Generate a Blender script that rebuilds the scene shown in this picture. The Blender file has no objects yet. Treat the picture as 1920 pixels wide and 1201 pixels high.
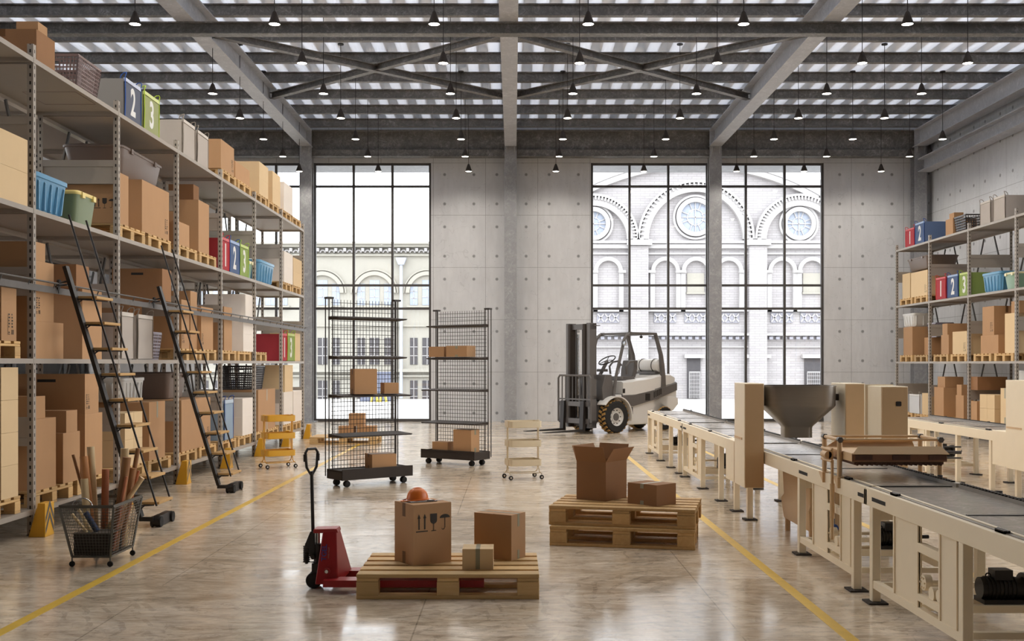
import bpy, bmesh, math, random
from mathutils import Vector, Matrix
R = math.radians
rnd = random.Random(7)
S = bpy.context.scene
COL = S.collection
F = 2013.0            # focal length in pixels of the 1920 px wide frame
HC = 1.546            # camera height
# ---------------- camera, world, exposure ----------------
cd = bpy.data.cameras.new('camera'); cam = bpy.data.objects.new('camera', cd); COL.objects.link(cam)
cam.location = (0, 0, HC); cam.rotation_euler = (R(90), 0, 0)
cd.sensor_width = 36; cd.lens = F/1920*36; cd.shift_x = -3/1920; cd.shift_y = 80.5/1920
cd.clip_end = 300
S.camera = cam
S.view_settings.view_transform = 'Standard'; S.view_settings.look = 'None'
S.view_settings.gamma = 1; S.view_settings.use_curve_mapping = False
S.view_settings.exposure = 0.33
w = bpy.data.worlds.new('sky'); S.world = w; w.use_nodes = True
nt = w.node_tree; bg = nt.nodes['Background']
tc = nt.nodes.new('ShaderNodeTexCoord'); nz = nt.nodes.new('ShaderNodeTexNoise'); cr = nt.nodes.new('ShaderNodeValToRGB')
nz.inputs['Scale'].default_value = 1.6; nz.inputs['Detail'].default_value = 3
cr.color_ramp.elements[0].color = (.86, .91, 1, 1); cr.color_ramp.elements[1].color = (1, 1, 1, 1)
nt.links.new(tc.outputs['Generated'], nz.inputs['Vector']); nt.links.new(nz.outputs['Fac'], cr.inputs['Fac'])
nt.links.new(cr.outputs['Color'], bg.inputs['Color'])
SKY = 4.3
bg.inputs['Strength'].default_value = SKY
LAMP_W = 46           # watts of one pendant lamp
LAMP_C = (1.0, .92, .81)
def portal(name, loc, rot, sx, sy):          # tells the renderer where daylight enters: the windows and the translucent roof
    l = bpy.data.lights.new(name, 'AREA'); l.shape = 'RECTANGLE'; l.size = sx; l.size_y = sy
    l.cycles.is_portal = True
    o = bpy.data.objects.new(name, l); COL.objects.link(o); o.location = loc; o.rotation_euler = rot
portal('daylight_opening', (-5.3, 28.95, 3.45), (R(-90), 0, 0), 6.2, 6.9)
portal('daylight_opening', (5.16, 28.95, 3.45), (R(-90), 0, 0), 6.2, 6.9)
portal('daylight_opening', (-11.22, 24.4, 2.5), (0, R(-90), 0), 4.2, 6.8)
portal('daylight_opening', (-11.22, 12.75, 3.4), (0, R(-90), 0), 6, 12.6)
portal('daylight_opening', (11.32, 12.1, 3.45), (0, R(90), 0), 5.9, 14.3)
portal('daylight_opening', (0, 17.3, 8.6), (0, 0, 0), 24, 23)
try:
    S.cycles.max_bounces = 10; S.cycles.diffuse_bounces = 5; S.cycles.transparent_max_bounces = 16
    S.cycles.sample_clamp_indirect = 6; S.cycles.caustics_reflective = False; S.cycles.caustics_refractive = False
    S.cycles.use_denoising = True
except Exception: pass

# ---------------- helpers ----------------
def lin(h):
    h = h.lstrip('#'); c = [int(h[i:i+2], 16)/255 for i in (0, 2, 4)]
    return tuple(x/12.92 if x <= .04045 else ((x+.055)/1.055)**2.4 for x in c)
class MB:
    def __init__(s): s.v = []; s.f = []; s.m = []; s.mi = 0
    def add(s, vs, fs):
        o = len(s.v); s.v += [tuple(v) for v in vs]
        for f in fs: s.f.append([i+o for i in f]); s.m.append(s.mi)
        return s
    def box(s, x0, x1, y0, y1, z0, z1):
        return s.add([(x0,y0,z0),(x1,y0,z0),(x1,y1,z0),(x0,y1,z0),(x0,y0,z1),(x1,y0,z1),(x1,y1,z1),(x0,y1,z1)],
              [(0,3,2,1),(4,5,6,7),(0,1,5,4),(1,2,6,5),(2,3,7,6),(3,0,4,7)])
    def quad(s, *p): return s.add(p, [tuple(range(len(p)))])
    def bar(s, p0, p1, w, h=None, up=(0,0,1)):      # rectangular bar between two points
        h = h or w; a = Vector(p0); b = Vector(p1); d = (b-a).normalized(); u = Vector(up)
        if abs(d.dot(u)) > .99: u = Vector((0,1,0))
        x = d.cross(u).normalized()*w/2; z = x.cross(d).normalized()*h/2
        return s.add([a-x-z,a+x-z,a+x+z,a-x+z,b-x-z,b+x-z,b+x+z,b-x+z],
              [(0,3,2,1),(4,5,6,7),(0,1,5,4),(1,2,6,5),(2,3,7,6),(3,0,4,7)])
    def cyl(s, p0, p1, r0, r1=None, n=14):
        r1 = r0 if r1 is None else r1; a = Vector(p0); b = Vector(p1); d = (b-a).normalized()
        u = Vector((0,0,1)) if abs(d.z) < .9 else Vector((1,0,0))
        x = d.cross(u).normalized(); y = d.cross(x)
        vs = []
        for c, r in ((a,r0),(b,r1)):
            for i in range(n):
                t = 2*math.pi*i/n; vs.append(c+x*r*math.cos(t)+y*r*math.sin(t))
        fs = [(i,(i+1)%n,n+(i+1)%n,n+i) for i in range(n)]+[tuple(range(n))[::-1],tuple(range(n,2*n))]
        return s.add(vs, fs)
    def tube(s, pts, r, n=8, closed=False):
        P = [Vector(p) for p in pts]; k = len(P); loops = []; px = None
        for i in range(k):
            if closed: d = (P[(i+1)%k]-P[i-1]).normalized()
            else: d = (P[min(i+1,k-1)]-P[max(i-1,0)]).normalized()
            if px is None:
                u = Vector((0,0,1)) if abs(d.z) < .9 else Vector((1,0,0)); x = d.cross(u).normalized()
            else: x = (px-d*px.dot(d)).normalized()
            px = x; y = d.cross(x)
            loops.append([P[i]+x*r*math.cos(2*math.pi*j/n)+y*r*math.sin(2*math.pi*j/n) for j in range(n)])
        if closed: loops.append(loops[0])
        return s.loft(loops, not closed, not closed)
    def loft(s, loops, c0=True, c1=True):
        n = len(loops[0]); vs = [p for l in loops for p in l]; fs = []
        for k in range(len(loops)-1):
            for i in range(n): j = (i+1)%n; fs.append((k*n+i,k*n+j,k*n+n+j,k*n+n+i))
        if c0: fs.append(tuple(range(n))[::-1])
        if c1: fs.append(tuple(range((len(loops)-1)*n, len(loops)*n)))
        return s.add(vs, fs)
    def ring(s, prof, n=24, c=(0,0,0), ax='z'): return s.lathe(list(prof)+[prof[0]], n, c, ax, False)
    def lathe(s, prof, n=24, c=(0,0,0), ax='z', caps=True):
        loops = []
        for r, z in prof:
            l = []
            for i in range(n):
                t = 2*math.pi*i/n; a, b = r*math.cos(t), r*math.sin(t)
                p = (a,b,z) if ax == 'z' else ((z,a,b) if ax == 'x' else (a,z,b))
                l.append((p[0]+c[0],p[1]+c[1],p[2]+c[2]))
            loops.append(l)
        return s.loft(loops, caps and prof[0][0] > 1e-4, caps and prof[-1][0] > 1e-4)
    def prism(s, poly, ax, a, b):
        def P(u, v, t): return (t,u,v) if ax == 'x' else ((u,t,v) if ax == 'y' else (u,v,t))
        return s.loft([[P(u,v,a) for u,v in poly],[P(u,v,b) for u,v in poly]])
    def xf(s, mat, i0=0):
        for i in range(i0, len(s.v)): s.v[i] = tuple(mat @ Vector(s.v[i]))
        return s
    def mesh(s, name, mats, smooth=35, merge=False):
        me = bpy.data.meshes.new(name); me.from_pydata(s.v, [], s.f); me.update()
        bm = bmesh.new(); bm.from_mesh(me)
        if merge: bmesh.ops.remove_doubles(bm, verts=bm.verts, dist=1e-5)
        bmesh.ops.recalc_face_normals(bm, faces=bm.faces); bm.to_mesh(me); bm.free()
        mats = mats if isinstance(mats, (list, tuple)) else [mats]
        for m in mats: me.materials.append(m)
        if len(mats) > 1: me.polygons.foreach_set('material_index', s.m)
        me.polygons.foreach_set('use_smooth', [True]*len(me.polygons))
        me.set_sharp_from_angle(angle=R(smooth))
        return me
    def build(s, name, mats, parent=None, bevel=0, seg=2, merge=False):
        o = bpy.data.objects.new(name, s.mesh(name, mats, merge=merge)); COL.objects.link(o)
        if parent is not None: o.parent = parent
        if bevel:
            b = o.modifiers.new('bevel', 'BEVEL'); b.width = bevel; b.segments = seg; b.limit_method = 'ANGLE'; b.angle_limit = R(40)
        return o
def tag(o, label, cat, group=None):
    o['label'] = label; o['category'] = cat
    if group: o['group'] = group
    return o
def thing(name, label, cat, loc=(0,0,0), rz=0, group=None):
    o = bpy.data.objects.new(name, None); COL.objects.link(o); o.empty_display_size = .1
    o.location = loc; o.rotation_euler = (0,0,rz)
    return tag(o, label, cat, group)
def struct(o): o['kind'] = 'structure'; return o
def inst(o, parent=None, loc=None, rz=None):
    c = o.copy(); COL.objects.link(c); c.parent = parent
    if loc is not None: c.location = loc
    if rz is not None: c.rotation_euler = (0,0,rz)
    return c
def dup(root, loc, rz=0, label=None, group=None):
    r = inst(root, None, loc, rz)
    if label: r['label'] = label
    if group: r['group'] = group
    for ch in list(root.children):
        c = inst(ch, r)
        for g in list(ch.children): inst(g, c)
    return r
def rrect(w, d, r, z, n=4, cx=0, cy=0):
    p = []
    for sx, sy, a0 in ((1,1,0),(-1,1,90),(-1,-1,180),(1,-1,270)):
        for i in range(n+1):
            a = R(a0+90*i/n); p.append((cx+sx*(w/2-r)+r*math.cos(a), cy+sy*(d/2-r)+r*math.sin(a), z))
    return p
def text_mesh(txt, size, mat, name, parent, loc, rot, bold=.012, ext=.001):
    cu = bpy.data.curves.new(name, 'FONT'); cu.body = txt; cu.size = size; cu.extrude = ext; cu.offset = bold*size
    cu.align_x = 'CENTER'; cu.align_y = 'CENTER'
    t = bpy.data.objects.new('tmp', cu); COL.objects.link(t)
    dg = bpy.context.evaluated_depsgraph_get(); me = bpy.data.meshes.new_from_object(t.evaluated_get(dg))
    bpy.data.objects.remove(t); bpy.data.curves.remove(cu)
    me.name = name; me.materials.clear(); me.materials.append(mat)
    o = bpy.data.objects.new(name, me); COL.objects.link(o); o.parent = parent; o.location = loc; o.rotation_euler = rot
    return o

# ---------------- materials ----------------
def newmat(name):
    m = bpy.data.materials.new(name); m.use_nodes = True; nt = m.node_tree
    return m, nt, nt.nodes['Principled BSDF']
def N(nt, t, **kw):
    n = nt.nodes.new('ShaderNode'+t)
    for k, v in kw.items():
        if hasattr(n, k): setattr(n, k, v)
        else: n.inputs[k].default_value = v
    return n
def math_(nt, op, a, b=None, c=None):
    n = N(nt, 'Math', operation=op)
    for i, x in enumerate((a, b, c)):
        if x is None: continue
        if isinstance(x, (int, float)): n.inputs[i].default_value = x
        else: nt.links.new(x, n.inputs[i])
    return n.outputs[0]
def mixc(nt, f, a, b):
    n = N(nt, 'Mix', data_type='RGBA')
    for i, x in ((0, f), (6, a), (7, b)):
        if isinstance(x, (int, float)): n.inputs[i].default_value = x
        elif isinstance(x, tuple): n.inputs[i].default_value = (*x[:3], 1)
        else: nt.links.new(x, n.inputs[i])
    return n.outputs[2]
def M(name, col, rough=.6, metal=0, var=.12, scale=6, jit=0, bump=0, stretch=None, detail=4, spec=None):
    m, nt, b = newmat(name); c = lin(col)
    t = N(nt, 'TexCoord'); nz = N(nt, 'TexNoise', Scale=scale, Detail=detail, Roughness=.6)
    if stretch:
        mp = N(nt, 'Mapping'); mp.inputs['Scale'].default_value = stretch
        nt.links.new(t.outputs['Object'], mp.inputs[0]); nt.links.new(mp.outputs[0], nz.inputs['Vector'])
    else: nt.links.new(t.outputs['Object'], nz.inputs['Vector'])
    f = math_(nt, 'MULTIPLY_ADD', nz.outputs['Fac'], 2*var, 1-var)
    if jit:
        oi = N(nt, 'ObjectInfo'); f = math_(nt, 'MULTIPLY', f, math_(nt, 'MULTIPLY_ADD', oi.outputs['Random'], jit, 1-jit/2))
    hs = N(nt, 'HueSaturation'); hs.inputs['Color'].default_value = (*c, 1); nt.links.new(f, hs.inputs['Value'])
    nt.links.new(hs.outputs[0], b.inputs['Base Color'])
    b.inputs['Roughness'].default_value = rough; b.inputs['Metallic'].default_value = metal
    if spec is not None: b.inputs['Specular IOR Level'].default_value = spec
    if bump:
        bp = N(nt, 'Bump', Strength=bump, Distance=.01); nt.links.new(nz.outputs['Fac'], bp.inputs['Height']); nt.links.new(bp.outputs[0], b.inputs['Normal'])
    return m
def concrete(name, axis, u0, v0, pitch, col):
    m, nt, b = newmat(name); g = N(nt, 'NewGeometry'); sp = N(nt, 'SeparateXYZ'); nt.links.new(g.outputs['Position'], sp.inputs[0])
    u = sp.outputs[axis]; v = sp.outputs[2]
    fu = math_(nt, 'FRACT', math_(nt, 'MULTIPLY', math_(nt, 'ADD', u, 100*pitch-u0), 1/pitch))
    fv = math_(nt, 'FRACT', math_(nt, 'MULTIPLY', math_(nt, 'ADD', v, 100*pitch-v0), 1/pitch))
    # panel joints
    ju = math_(nt, 'LESS_THAN', fu, .007); jv = math_(nt, 'LESS_THAN', fv, .007); joint = math_(nt, 'MAXIMUM', ju, jv)
    # form-tie holes
    du = math_(nt, 'ABSOLUTE', math_(nt, 'SUBTRACT', math_(nt, 'ABSOLUTE', math_(nt, 'SUBTRACT', fu, .5)), .28))
    dv = math_(nt, 'ABSOLUTE', math_(nt, 'SUBTRACT', math_(nt, 'ABSOLUTE', math_(nt, 'SUBTRACT', fv, .5)), .28))
    d = math_(nt, 'SQRT', math_(nt, 'ADD', math_(nt, 'MULTIPLY', du, du), math_(nt, 'MULTIPLY', dv, dv)))
    hole = math_(nt, 'LESS_THAN', d, .03); core = math_(nt, 'LESS_THAN', d, .017)
    n1 = N(nt, 'TexNoise', Scale=.9, Detail=6, Roughness=.62); n2 = N(nt, 'TexNoise', Scale=9, Detail=5)
    n3 = N(nt, 'TexVoronoi', Scale=9); n4 = N(nt, 'TexNoise', Scale=1.3, Detail=2)
    mp = N(nt, 'Mapping'); mp.inputs['Scale'].default_value = (1, 1, .22); nt.links.new(g.outputs['Position'], mp.inputs[0])
    for n in (n1, n3, n4): nt.links.new(g.outputs['Position'], n.inputs['Vector'])
    nt.links.new(mp.outputs[0], n2.inputs['Vector'])
    # fine scratches: thin iso-lines of a smooth noise
    scr = math_(nt, 'LESS_THAN', math_(nt, 'ABSOLUTE', math_(nt, 'SUBTRACT', n4.outputs['Fac'], .5)), .0022)
    pore = math_(nt, 'LESS_THAN', n3.outputs['Distance'], .09)
    val = math_(nt, 'ADD', math_(nt, 'MULTIPLY_ADD', n1.outputs['Fac'], .34, .83), math_(nt, 'MULTIPLY_ADD', n2.outputs['Fac'], .2, -.1))
    val = math_(nt, 'MULTIPLY', val, math_(nt, 'SUBTRACT', 1, math_(nt, 'MULTIPLY', scr, .1)))
    val = math_(nt, 'MULTIPLY', val, math_(nt, 'SUBTRACT', 1, math_(nt, 'MULTIPLY', pore, .22)))
    val = math_(nt, 'MULTIPLY', val, math_(nt, 'SUBTRACT', 1, math_(nt, 'MULTIPLY', joint, .5)))
    val = math_(nt, 'MULTIPLY', val, math_(nt, 'SUBTRACT', 1, math_(nt, 'MULTIPLY', hole, .45)))
    val = math_(nt, 'MULTIPLY', val, math_(nt, 'SUBTRACT', 1, math_(nt, 'MULTIPLY', core, .3)))
    hs = N(nt, 'HueSaturation'); hs.inputs['Color'].default_value = (*lin(col), 1); nt.links.new(val, hs.inputs['Value'])
    nt.links.new(hs.outputs[0], b.inputs['Base Color']); b.inputs['Roughness'].default_value = .55
    bp = N(nt, 'Bump', Strength=.4, Distance=.02)
    nt.links.new(math_(nt, 'SUBTRACT', n2.outputs['Fac'], math_(nt, 'MULTIPLY', math_(nt, 'MAXIMUM', joint, hole), 1.0)), bp.inputs['Height'])
    nt.links.new(bp.outputs[0], b.inputs['Normal'])
    return m
def floor_mat():
    m, nt, b = newmat('polished_concrete'); g = N(nt, 'NewGeometry'); P = g.outputs['Position']
    sp = N(nt, 'SeparateXYZ'); nt.links.new(P, sp.inputs[0])
    def ns(scale, sc, detail=5, rough=.6, dist=0):
        mp = N(nt, 'Mapping'); mp.inputs['Scale'].default_value = sc; nt.links.new(P, mp.inputs[0])
        n = N(nt, 'TexNoise', Scale=scale, Detail=detail, Roughness=rough, Distortion=dist); nt.links.new(mp.outputs[0], n.inputs['Vector']); return n.outputs['Fac']
    big = ns(.55, (1, 1, 1), 6, .65, .6); streak = ns(1.3, (1, 2.6, 1), 8, .72, 1.6); fine = ns(7, (1, 2, 1), 6, .7)
    r1 = N(nt, 'ValToRGB'); e = r1.color_ramp.elements
    e[0].position = .28; e[0].color = (*lin('7c6b56'), 1); e[1].position = .72; e[1].color = (*lin('efe3d3'), 1)
    x = e.new(.48); x.color = (*lin('c9b8a2'), 1)
    nt.links.new(math_(nt, 'ADD', math_(nt, 'MULTIPLY', big, .5), math_(nt, 'MULTIPLY', streak, .5)), r1.inputs['Fac'])
    # swirling tyre and trowel marks
    brk = math_(nt, 'GREATER_THAN', ns(1.1, (1, 1, 1), 3, .6), .5)
    def swirl(scale, freq, loc, thr):                     # arcs around scattered turning points
        mp = N(nt, 'Mapping'); mp.inputs['Location'].default_value = loc; nt.links.new(P, mp.inputs[0])
        wob = N(nt, 'TexNoise', Scale=1.5, Detail=2); nt.links.new(P, wob.inputs['Vector'])
        ad = N(nt, 'VectorMath', operation='MULTIPLY_ADD'); nt.links.new(wob.outputs['Color'], ad.inputs[0]); ad.inputs[1].default_value = (.5, .5, 0); nt.links.new(mp.outputs[0], ad.inputs[2])
        fl = N(nt, 'VectorMath', operation='MULTIPLY'); nt.links.new(ad.outputs[0], fl.inputs[0]); fl.inputs[1].default_value = (1, 1, 0)
        v = N(nt, 'TexVoronoi', Scale=scale); nt.links.new(fl.outputs[0], v.inputs['Vector'])
        return math_(nt, 'GREATER_THAN', math_(nt, 'FRACT', math_(nt, 'MULTIPLY', v.outputs['Distance'], freq)), thr)
    mk = math_(nt, 'MAXIMUM', math_(nt, 'MULTIPLY', swirl(.5, 14, (2, -5, 0), .74), brk), math_(nt, 'MULTIPLY', swirl(.7, 12, (-3, -9, 0), .78), math_(nt, 'LESS_THAN', ns(.9, (1, 1, 1), 3, .6), .47)))
    mk = math_(nt, 'MULTIPLY', mk, math_(nt, 'GREATER_THAN', ns(9, (1, 1, 1), 5, .75), .49))
    wip = math_(nt, 'ADD', math_(nt, 'MULTIPLY', math_(nt, 'SUBTRACT', ns(2.6, (.9, 2.6, 1), 9, .78, 1.8), .5), 1.5), math_(nt, 'MULTIPLY', math_(nt, 'SUBTRACT', ns(16, (.5, 2.0, 1), 7, .75, 1.0), .5), 1.0))
    sc1 = ns(.8, (1, 1, 1), 2, .5, 2.0)
    scr = math_(nt, 'LESS_THAN', math_(nt, 'ABSOLUTE', math_(nt, 'SUBTRACT', sc1, .5)), .004)
    jx = math_(nt, 'LESS_THAN', math_(nt, 'FRACT', math_(nt, 'MULTIPLY', math_(nt, 'ADD', sp.outputs[0], 103.43), 1/1.87)), .005)
    jx = math_(nt, 'MULTIPLY', jx, math_(nt, 'GREATER_THAN', big, .42))
    jy = math_(nt, 'LESS_THAN', math_(nt, 'FRACT', math_(nt, 'MULTIPLY', math_(nt, 'ADD', sp.outputs[1], 100), 1/5.6)), .0016)
    dark = math_(nt, 'ADD', math_(nt, 'ADD', math_(nt, 'MULTIPLY', mk, .22), math_(nt, 'MULTIPLY', scr, .1)), math_(nt, 'MULTIPLY', math_(nt, 'MAXIMUM', jx, jy), .35))
    val = math_(nt, 'ADD', wip, math_(nt, 'SUBTRACT', math_(nt, 'MULTIPLY_ADD', fine, .5, .75), dark))
    hs = N(nt, 'HueSaturation'); nt.links.new(r1.outputs[0], hs.inputs['Color']); nt.links.new(val, hs.inputs['Value'])
    nt.links.new(hs.outputs[0], b.inputs['Base Color'])
    nt.links.new(math_(nt, 'MULTIPLY_ADD', streak, .4, -.04), b.inputs['Roughness'])
    bp = N(nt, 'Bump', Strength=.03, Distance=.004); nt.links.new(fine, bp.inputs['Height']); nt.links.new(bp.outputs[0], b.inputs['Normal'])
    b.inputs['Specular IOR Level'].default_value = .55
    return m
def wood_mat(name, c0, c1, stretch, jit=.25):
    m, nt, b = newmat(name); t = N(nt, 'TexCoord'); oi = N(nt, 'ObjectInfo')
    ad = N(nt, 'VectorMath', operation='ADD'); nt.links.new(t.outputs['Object'], ad.inputs[0]); nt.links.new(oi.outputs['Random'], ad.inputs[1])
    mp = N(nt, 'Mapping'); mp.inputs['Scale'].default_value = stretch; nt.links.new(ad.outputs[0], mp.inputs[0])
    n = N(nt, 'TexNoise', Scale=5, Detail=6, Roughness=.65, Distortion=.6); nt.links.new(mp.outputs[0], n.inputs['Vector'])
    c = mixc(nt, n.outputs['Fac'], lin(c0), lin(c1))
    hs = N(nt, 'HueSaturation'); nt.links.new(c, hs.inputs['Color']); nt.links.new(math_(nt, 'MULTIPLY_ADD', oi.outputs['Random'], jit, 1-jit/2), hs.inputs['Value'])
    nt.links.new(hs.outputs[0], b.inputs['Base Color']); b.inputs['Roughness'].default_value = .7
    return m
def brick_mat(name, c0, c1, cm):
    m, nt, b = newmat(name); g = N(nt, 'NewGeometry'); sp = N(nt, 'SeparateXYZ'); nt.links.new(g.outputs['Position'], sp.inputs[0])
    cb = N(nt, 'CombineXYZ'); nt.links.new(sp.outputs[0], cb.inputs[0]); nt.links.new(sp.outputs[2], cb.inputs[1])
    br = N(nt, 'TexBrick', Scale=1.0); br.inputs['Brick Width'].default_value = .42; br.inputs['Row Height'].default_value = .11; br.inputs['Mortar Size'].default_value = .012
    br.inputs['Color1'].default_value = (*lin(c0), 1); br.inputs['Color2'].default_value = (*lin(c1), 1); br.inputs['Mortar'].default_value = (*lin(cm), 1)
    nt.links.new(cb.outputs[0], br.inputs['Vector'])
    n = N(nt, 'TexNoise', Scale=.6, Detail=6); nt.links.new(g.outputs['Position'], n.inputs['Vector'])
    hs = N(nt, 'HueSaturation'); nt.links.new(br.outputs[0], hs.inputs['Color']); nt.links.new(math_(nt, 'MULTIPLY_ADD', n.outputs['Fac'], .4, .8), hs.inputs['Value'])
    nt.links.new(hs.outputs[0], b.inputs['Base Color']); b.inputs['Roughness'].default_value = .9
    return m
def steel_mat(name, c0, c1, rough=.5, metal=.0):      # mottled galvanised paint
    m, nt, b = newmat(name); g = N(nt, 'NewGeometry')
    n = N(nt, 'TexNoise', Scale=3.2, Detail=8, Roughness=.7, Distortion=.8); nt.links.new(g.outputs['Position'], n.inputs['Vector'])
    n2 = N(nt, 'TexNoise', Scale=7, Detail=8, Roughness=.75, Distortion=2.2); nt.links.new(g.outputs['Position'], n2.inputs['Vector'])
    v = math_(nt, 'MULTIPLY', math_(nt, 'POWER', math_(nt, 'MULTIPLY', n.outputs['Fac'], 1.55), 2.5), math_(nt, 'POWER', math_(nt, 'MULTIPLY', n2.outputs['Fac'], 1.6), 4))
    nt.links.new(mixc(nt, math_(nt, 'MINIMUM', v, 1.0), lin(c0), lin(c1)), b.inputs['Base Color'])
    b.inputs['Roughness'].default_value = rough; b.inputs['Metallic'].default_value = metal
    return m
def emis(name, col, st):
    m, nt, b = newmat(name); b.inputs['Base Color'].default_value = (*col, 1); b.inputs['Emission Color'].default_value = (*col, 1); b.inputs['Emission Strength'].default_value = st; return m
def glass_mat():
    m, nt, b = newmat('window_glass'); out = nt.nodes['Material Output']
    tr = N(nt, 'BsdfTransparent'); tr.inputs[0].default_value = (.97, .98, .98, 1); gl = N(nt, 'BsdfGlossy', Roughness=.0)
    fr = N(nt, 'Fresnel', IOR=1.5); mx = N(nt, 'MixShader')
    nt.links.new(fr.outputs[0], mx.inputs[0]); nt.links.new(tr.outputs[0], mx.inputs[1]); nt.links.new(gl.outputs[0], mx.inputs[2]); nt.links.new(mx.outputs[0], out.inputs[0])
    nt.nodes.remove(b); return m
def deck_mat(name, tr_, k):                              # white roof sheeting, made translucent so sky light brightens ceiling and hall
    m, nt, b = newmat(name); out = nt.nodes['Material Output']
    d = N(nt, 'BsdfDiffuse'); d.inputs[0].default_value = (k, k, k*1.01, 1); t = N(nt, 'BsdfTranslucent'); t.inputs[0].default_value = (.86, .88, .92, 1)
    mx = N(nt, 'MixShader'); mx.inputs[0].default_value = tr_
    nt.links.new(d.outputs[0], mx.inputs[1]); nt.links.new(t.outputs[0], mx.inputs[2]); nt.links.new(mx.outputs[0], out.inputs[0]); nt.nodes.remove(b); return m
WALLB = concrete('cast_concrete_panels', 0, .64, 1.312, 1.392, 'd1d2d5')
WALLS = concrete('cast_concrete_side_panels', 1, .3, 1.312, 1.392, 'd0d2d5')
FLOOR = floor_mat(); GLASS = glass_mat()
BEAM = steel_mat('grey_steel_beam', 'a9abb1', 'd2d3d7'); PURLIN = steel_mat('dark_steel_purlin', '5d5a58', 'a9a6a2'); COLM = steel_mat('grey_steel_column', '8c8d91', 'b9babc')
DECK = [deck_mat('translucent_roof_pan', .36, .85), deck_mat('white_roof_rib', .13, .8)]; SOLID = M('white_steel_roof_sheet', 'd8d8d8', .6, var=.04)  # clearer pans, duller ribs: bright ceiling stripes put into the material
FRAME = M('dark_window_frame', '4b4847', .5, var=.05)
YLINE = M('yellow_floor_paint', 'd9b13a', .45, var=.2, scale=9)
RACK = M('grey_rack_paint', 'a2998f', .5, var=.06); SLOT = M('dark_slot', '2a2725', .9, var=0)
DARKST = M('dark_brace_steel', '55524f', .55, var=.1)
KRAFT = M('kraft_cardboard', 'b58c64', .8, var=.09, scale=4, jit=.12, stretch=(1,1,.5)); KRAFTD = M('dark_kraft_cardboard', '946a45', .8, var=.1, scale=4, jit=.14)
CREAM = M('cream_cardboard', 'dcc096', .8, var=.05, scale=4, jit=.06); WHITEC = M('white_cardboard', 'e6ddd4', .75, var=.04, jit=.04)
TAPE = M('grey_green_tape', '8f8a72', .35, var=.08); TAPEB = M('brown_tape', '6d4a2c', .35, var=.08); INK = M('printed_ink', '3a342e', .8, var=.1)
PWOOD = wood_mat('pallet_wood', 'b98f58', 'd9b883', (1, 6, 6), .4); PWOOD2 = wood_mat('pallet_wood_light', 'c79f66', 'e2c491', (6, 1, 6), .32)
STEP = wood_mat('step_wood', 'b08a55', 'd0aa74', (6, 1, 6), .1)
BLACKST = M('black_steel', '2e2a28', .45, metal=.4, var=.15); RUBBER = M('black_rubber', '1d1b1a', .8, var=.1); GUIDE = M('grey_guide', '8a837b', .4, var=.1); DKGREY = M('charcoal_metal', '3b3430', .7, spec=.25, var=.15, scale=8)
RED = M('red_pump_paint', 'a01f22', .4, var=.12); CHROME = M('chrome', 'd0d0d0', .2, metal=1, var=.02)
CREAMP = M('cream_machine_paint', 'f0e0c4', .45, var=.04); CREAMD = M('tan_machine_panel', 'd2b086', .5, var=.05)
BELT = steel_mat('conveyor_bed', '9a938b', 'd0c9c0', .2)
ORANGE = M('orange_plastic', 'e8792a', .35, var=.04); PAPER = M('white_paper', 'f0eee9', .7, var=.02)
GREYP = M('forklift_grey', '5d5957', .45, var=.06); WHITEP = M('forklift_white', 'd9d7d4', .35, var=.03)
TREAD = M('dusty_tyre_tread', 'b08a4e', .85, var=.25)
YELLOWP = M('yellow_powder_coat', 'd9a32c', .45, var=.05); BEIGEP = M('beige_powder_coat', 'd3c4a8', .45, var=.05)
GREYCH = M('grey_chevron_tape', '55524e', .5, var=.05)
def plastic(n, c): return M(n, c, .4, var=.05)
BLUEP = plastic('blue_plastic', '5b93b8'); GREENP = plastic('sage_green_plastic', '7d8a68'); LIDY = plastic('cream_yellow_lid', 'efd98a'); BROWNP = plastic('taupe_plastic', '77685f')
MINTP = plastic('mint_green_plastic', '86a58c'); LIDC = plastic('cream_lid', 'e9e2b8'); WHITEPL = plastic('white_plastic', 'd9d9d6'); PURPLE = plastic('mauve_plastic', '8e8590'); BASKP = plastic('brown_basket_plastic', '7b6663'); BLKP = plastic('black_basket_plastic', '373131'); GREYTOTE = plastic('grey_translucent_plastic', '8d8d8b')
# ---------------- the room ----------------
YB = 28.6; XL = -10.9; XR = 11.0; YN = -6.0; ZD = 7.89
WL = (-8.41, -2.20); WR = (2.06, 8.27); WT = 6.89
struct(MB().box(XL-.3, XR+.3, YN-.3, YB+.35, -.2, 0).build('floor', FLOOR))
b = MB()
for x0, x1 in ((XL-.3, WL[0]), (WL[1], WR[0]), (WR[1], XR+.3)): b.box(x0, x1, YB, YB+.35, 0, 8.2)
for x0, x1 in (WL, WR): b.box(x0, x1, YB, YB+.35, WT, 8.2)
struct(b.build('wall_back', WALLB))
RW = [(5, 13), (14.2, 19.2)]; LW = [(6.5, 12.5), (13.5, 19), (21, 27.8)]; RZ = (.5, 6.4)  # right-wall and near left-wall windows are unseen, put in for side light
def side_wall(nm, x0, x1, wins):
    b = MB(); y = YN
    for ya, yb, z0, z1 in wins:
        b.box(x0, x1, y, ya, 0, 8.2).box(x0, x1, ya, yb, 0, z0).box(x0, x1, ya, yb, z1, 8.2); y = yb
    b.box(x0, x1, y, YB, 0, 8.2); struct(b.build(nm, WALLS))
RWZ = [(a, b_, *RZ) for a, b_ in RW]; LWZ = [(a, b_, .4, 6.4 if b_ < 20 else 4.6) for a, b_ in LW]
side_wall('wall_right', XR, XR+.3, RWZ); side_wall('wall_left', XL-.3, XL, LWZ)
b = MB(); b.box(XL-.3, XR+.3, YN-.3, YN, -.2, 8.2)
struct(b.build('wall_front', WALLB))
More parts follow.
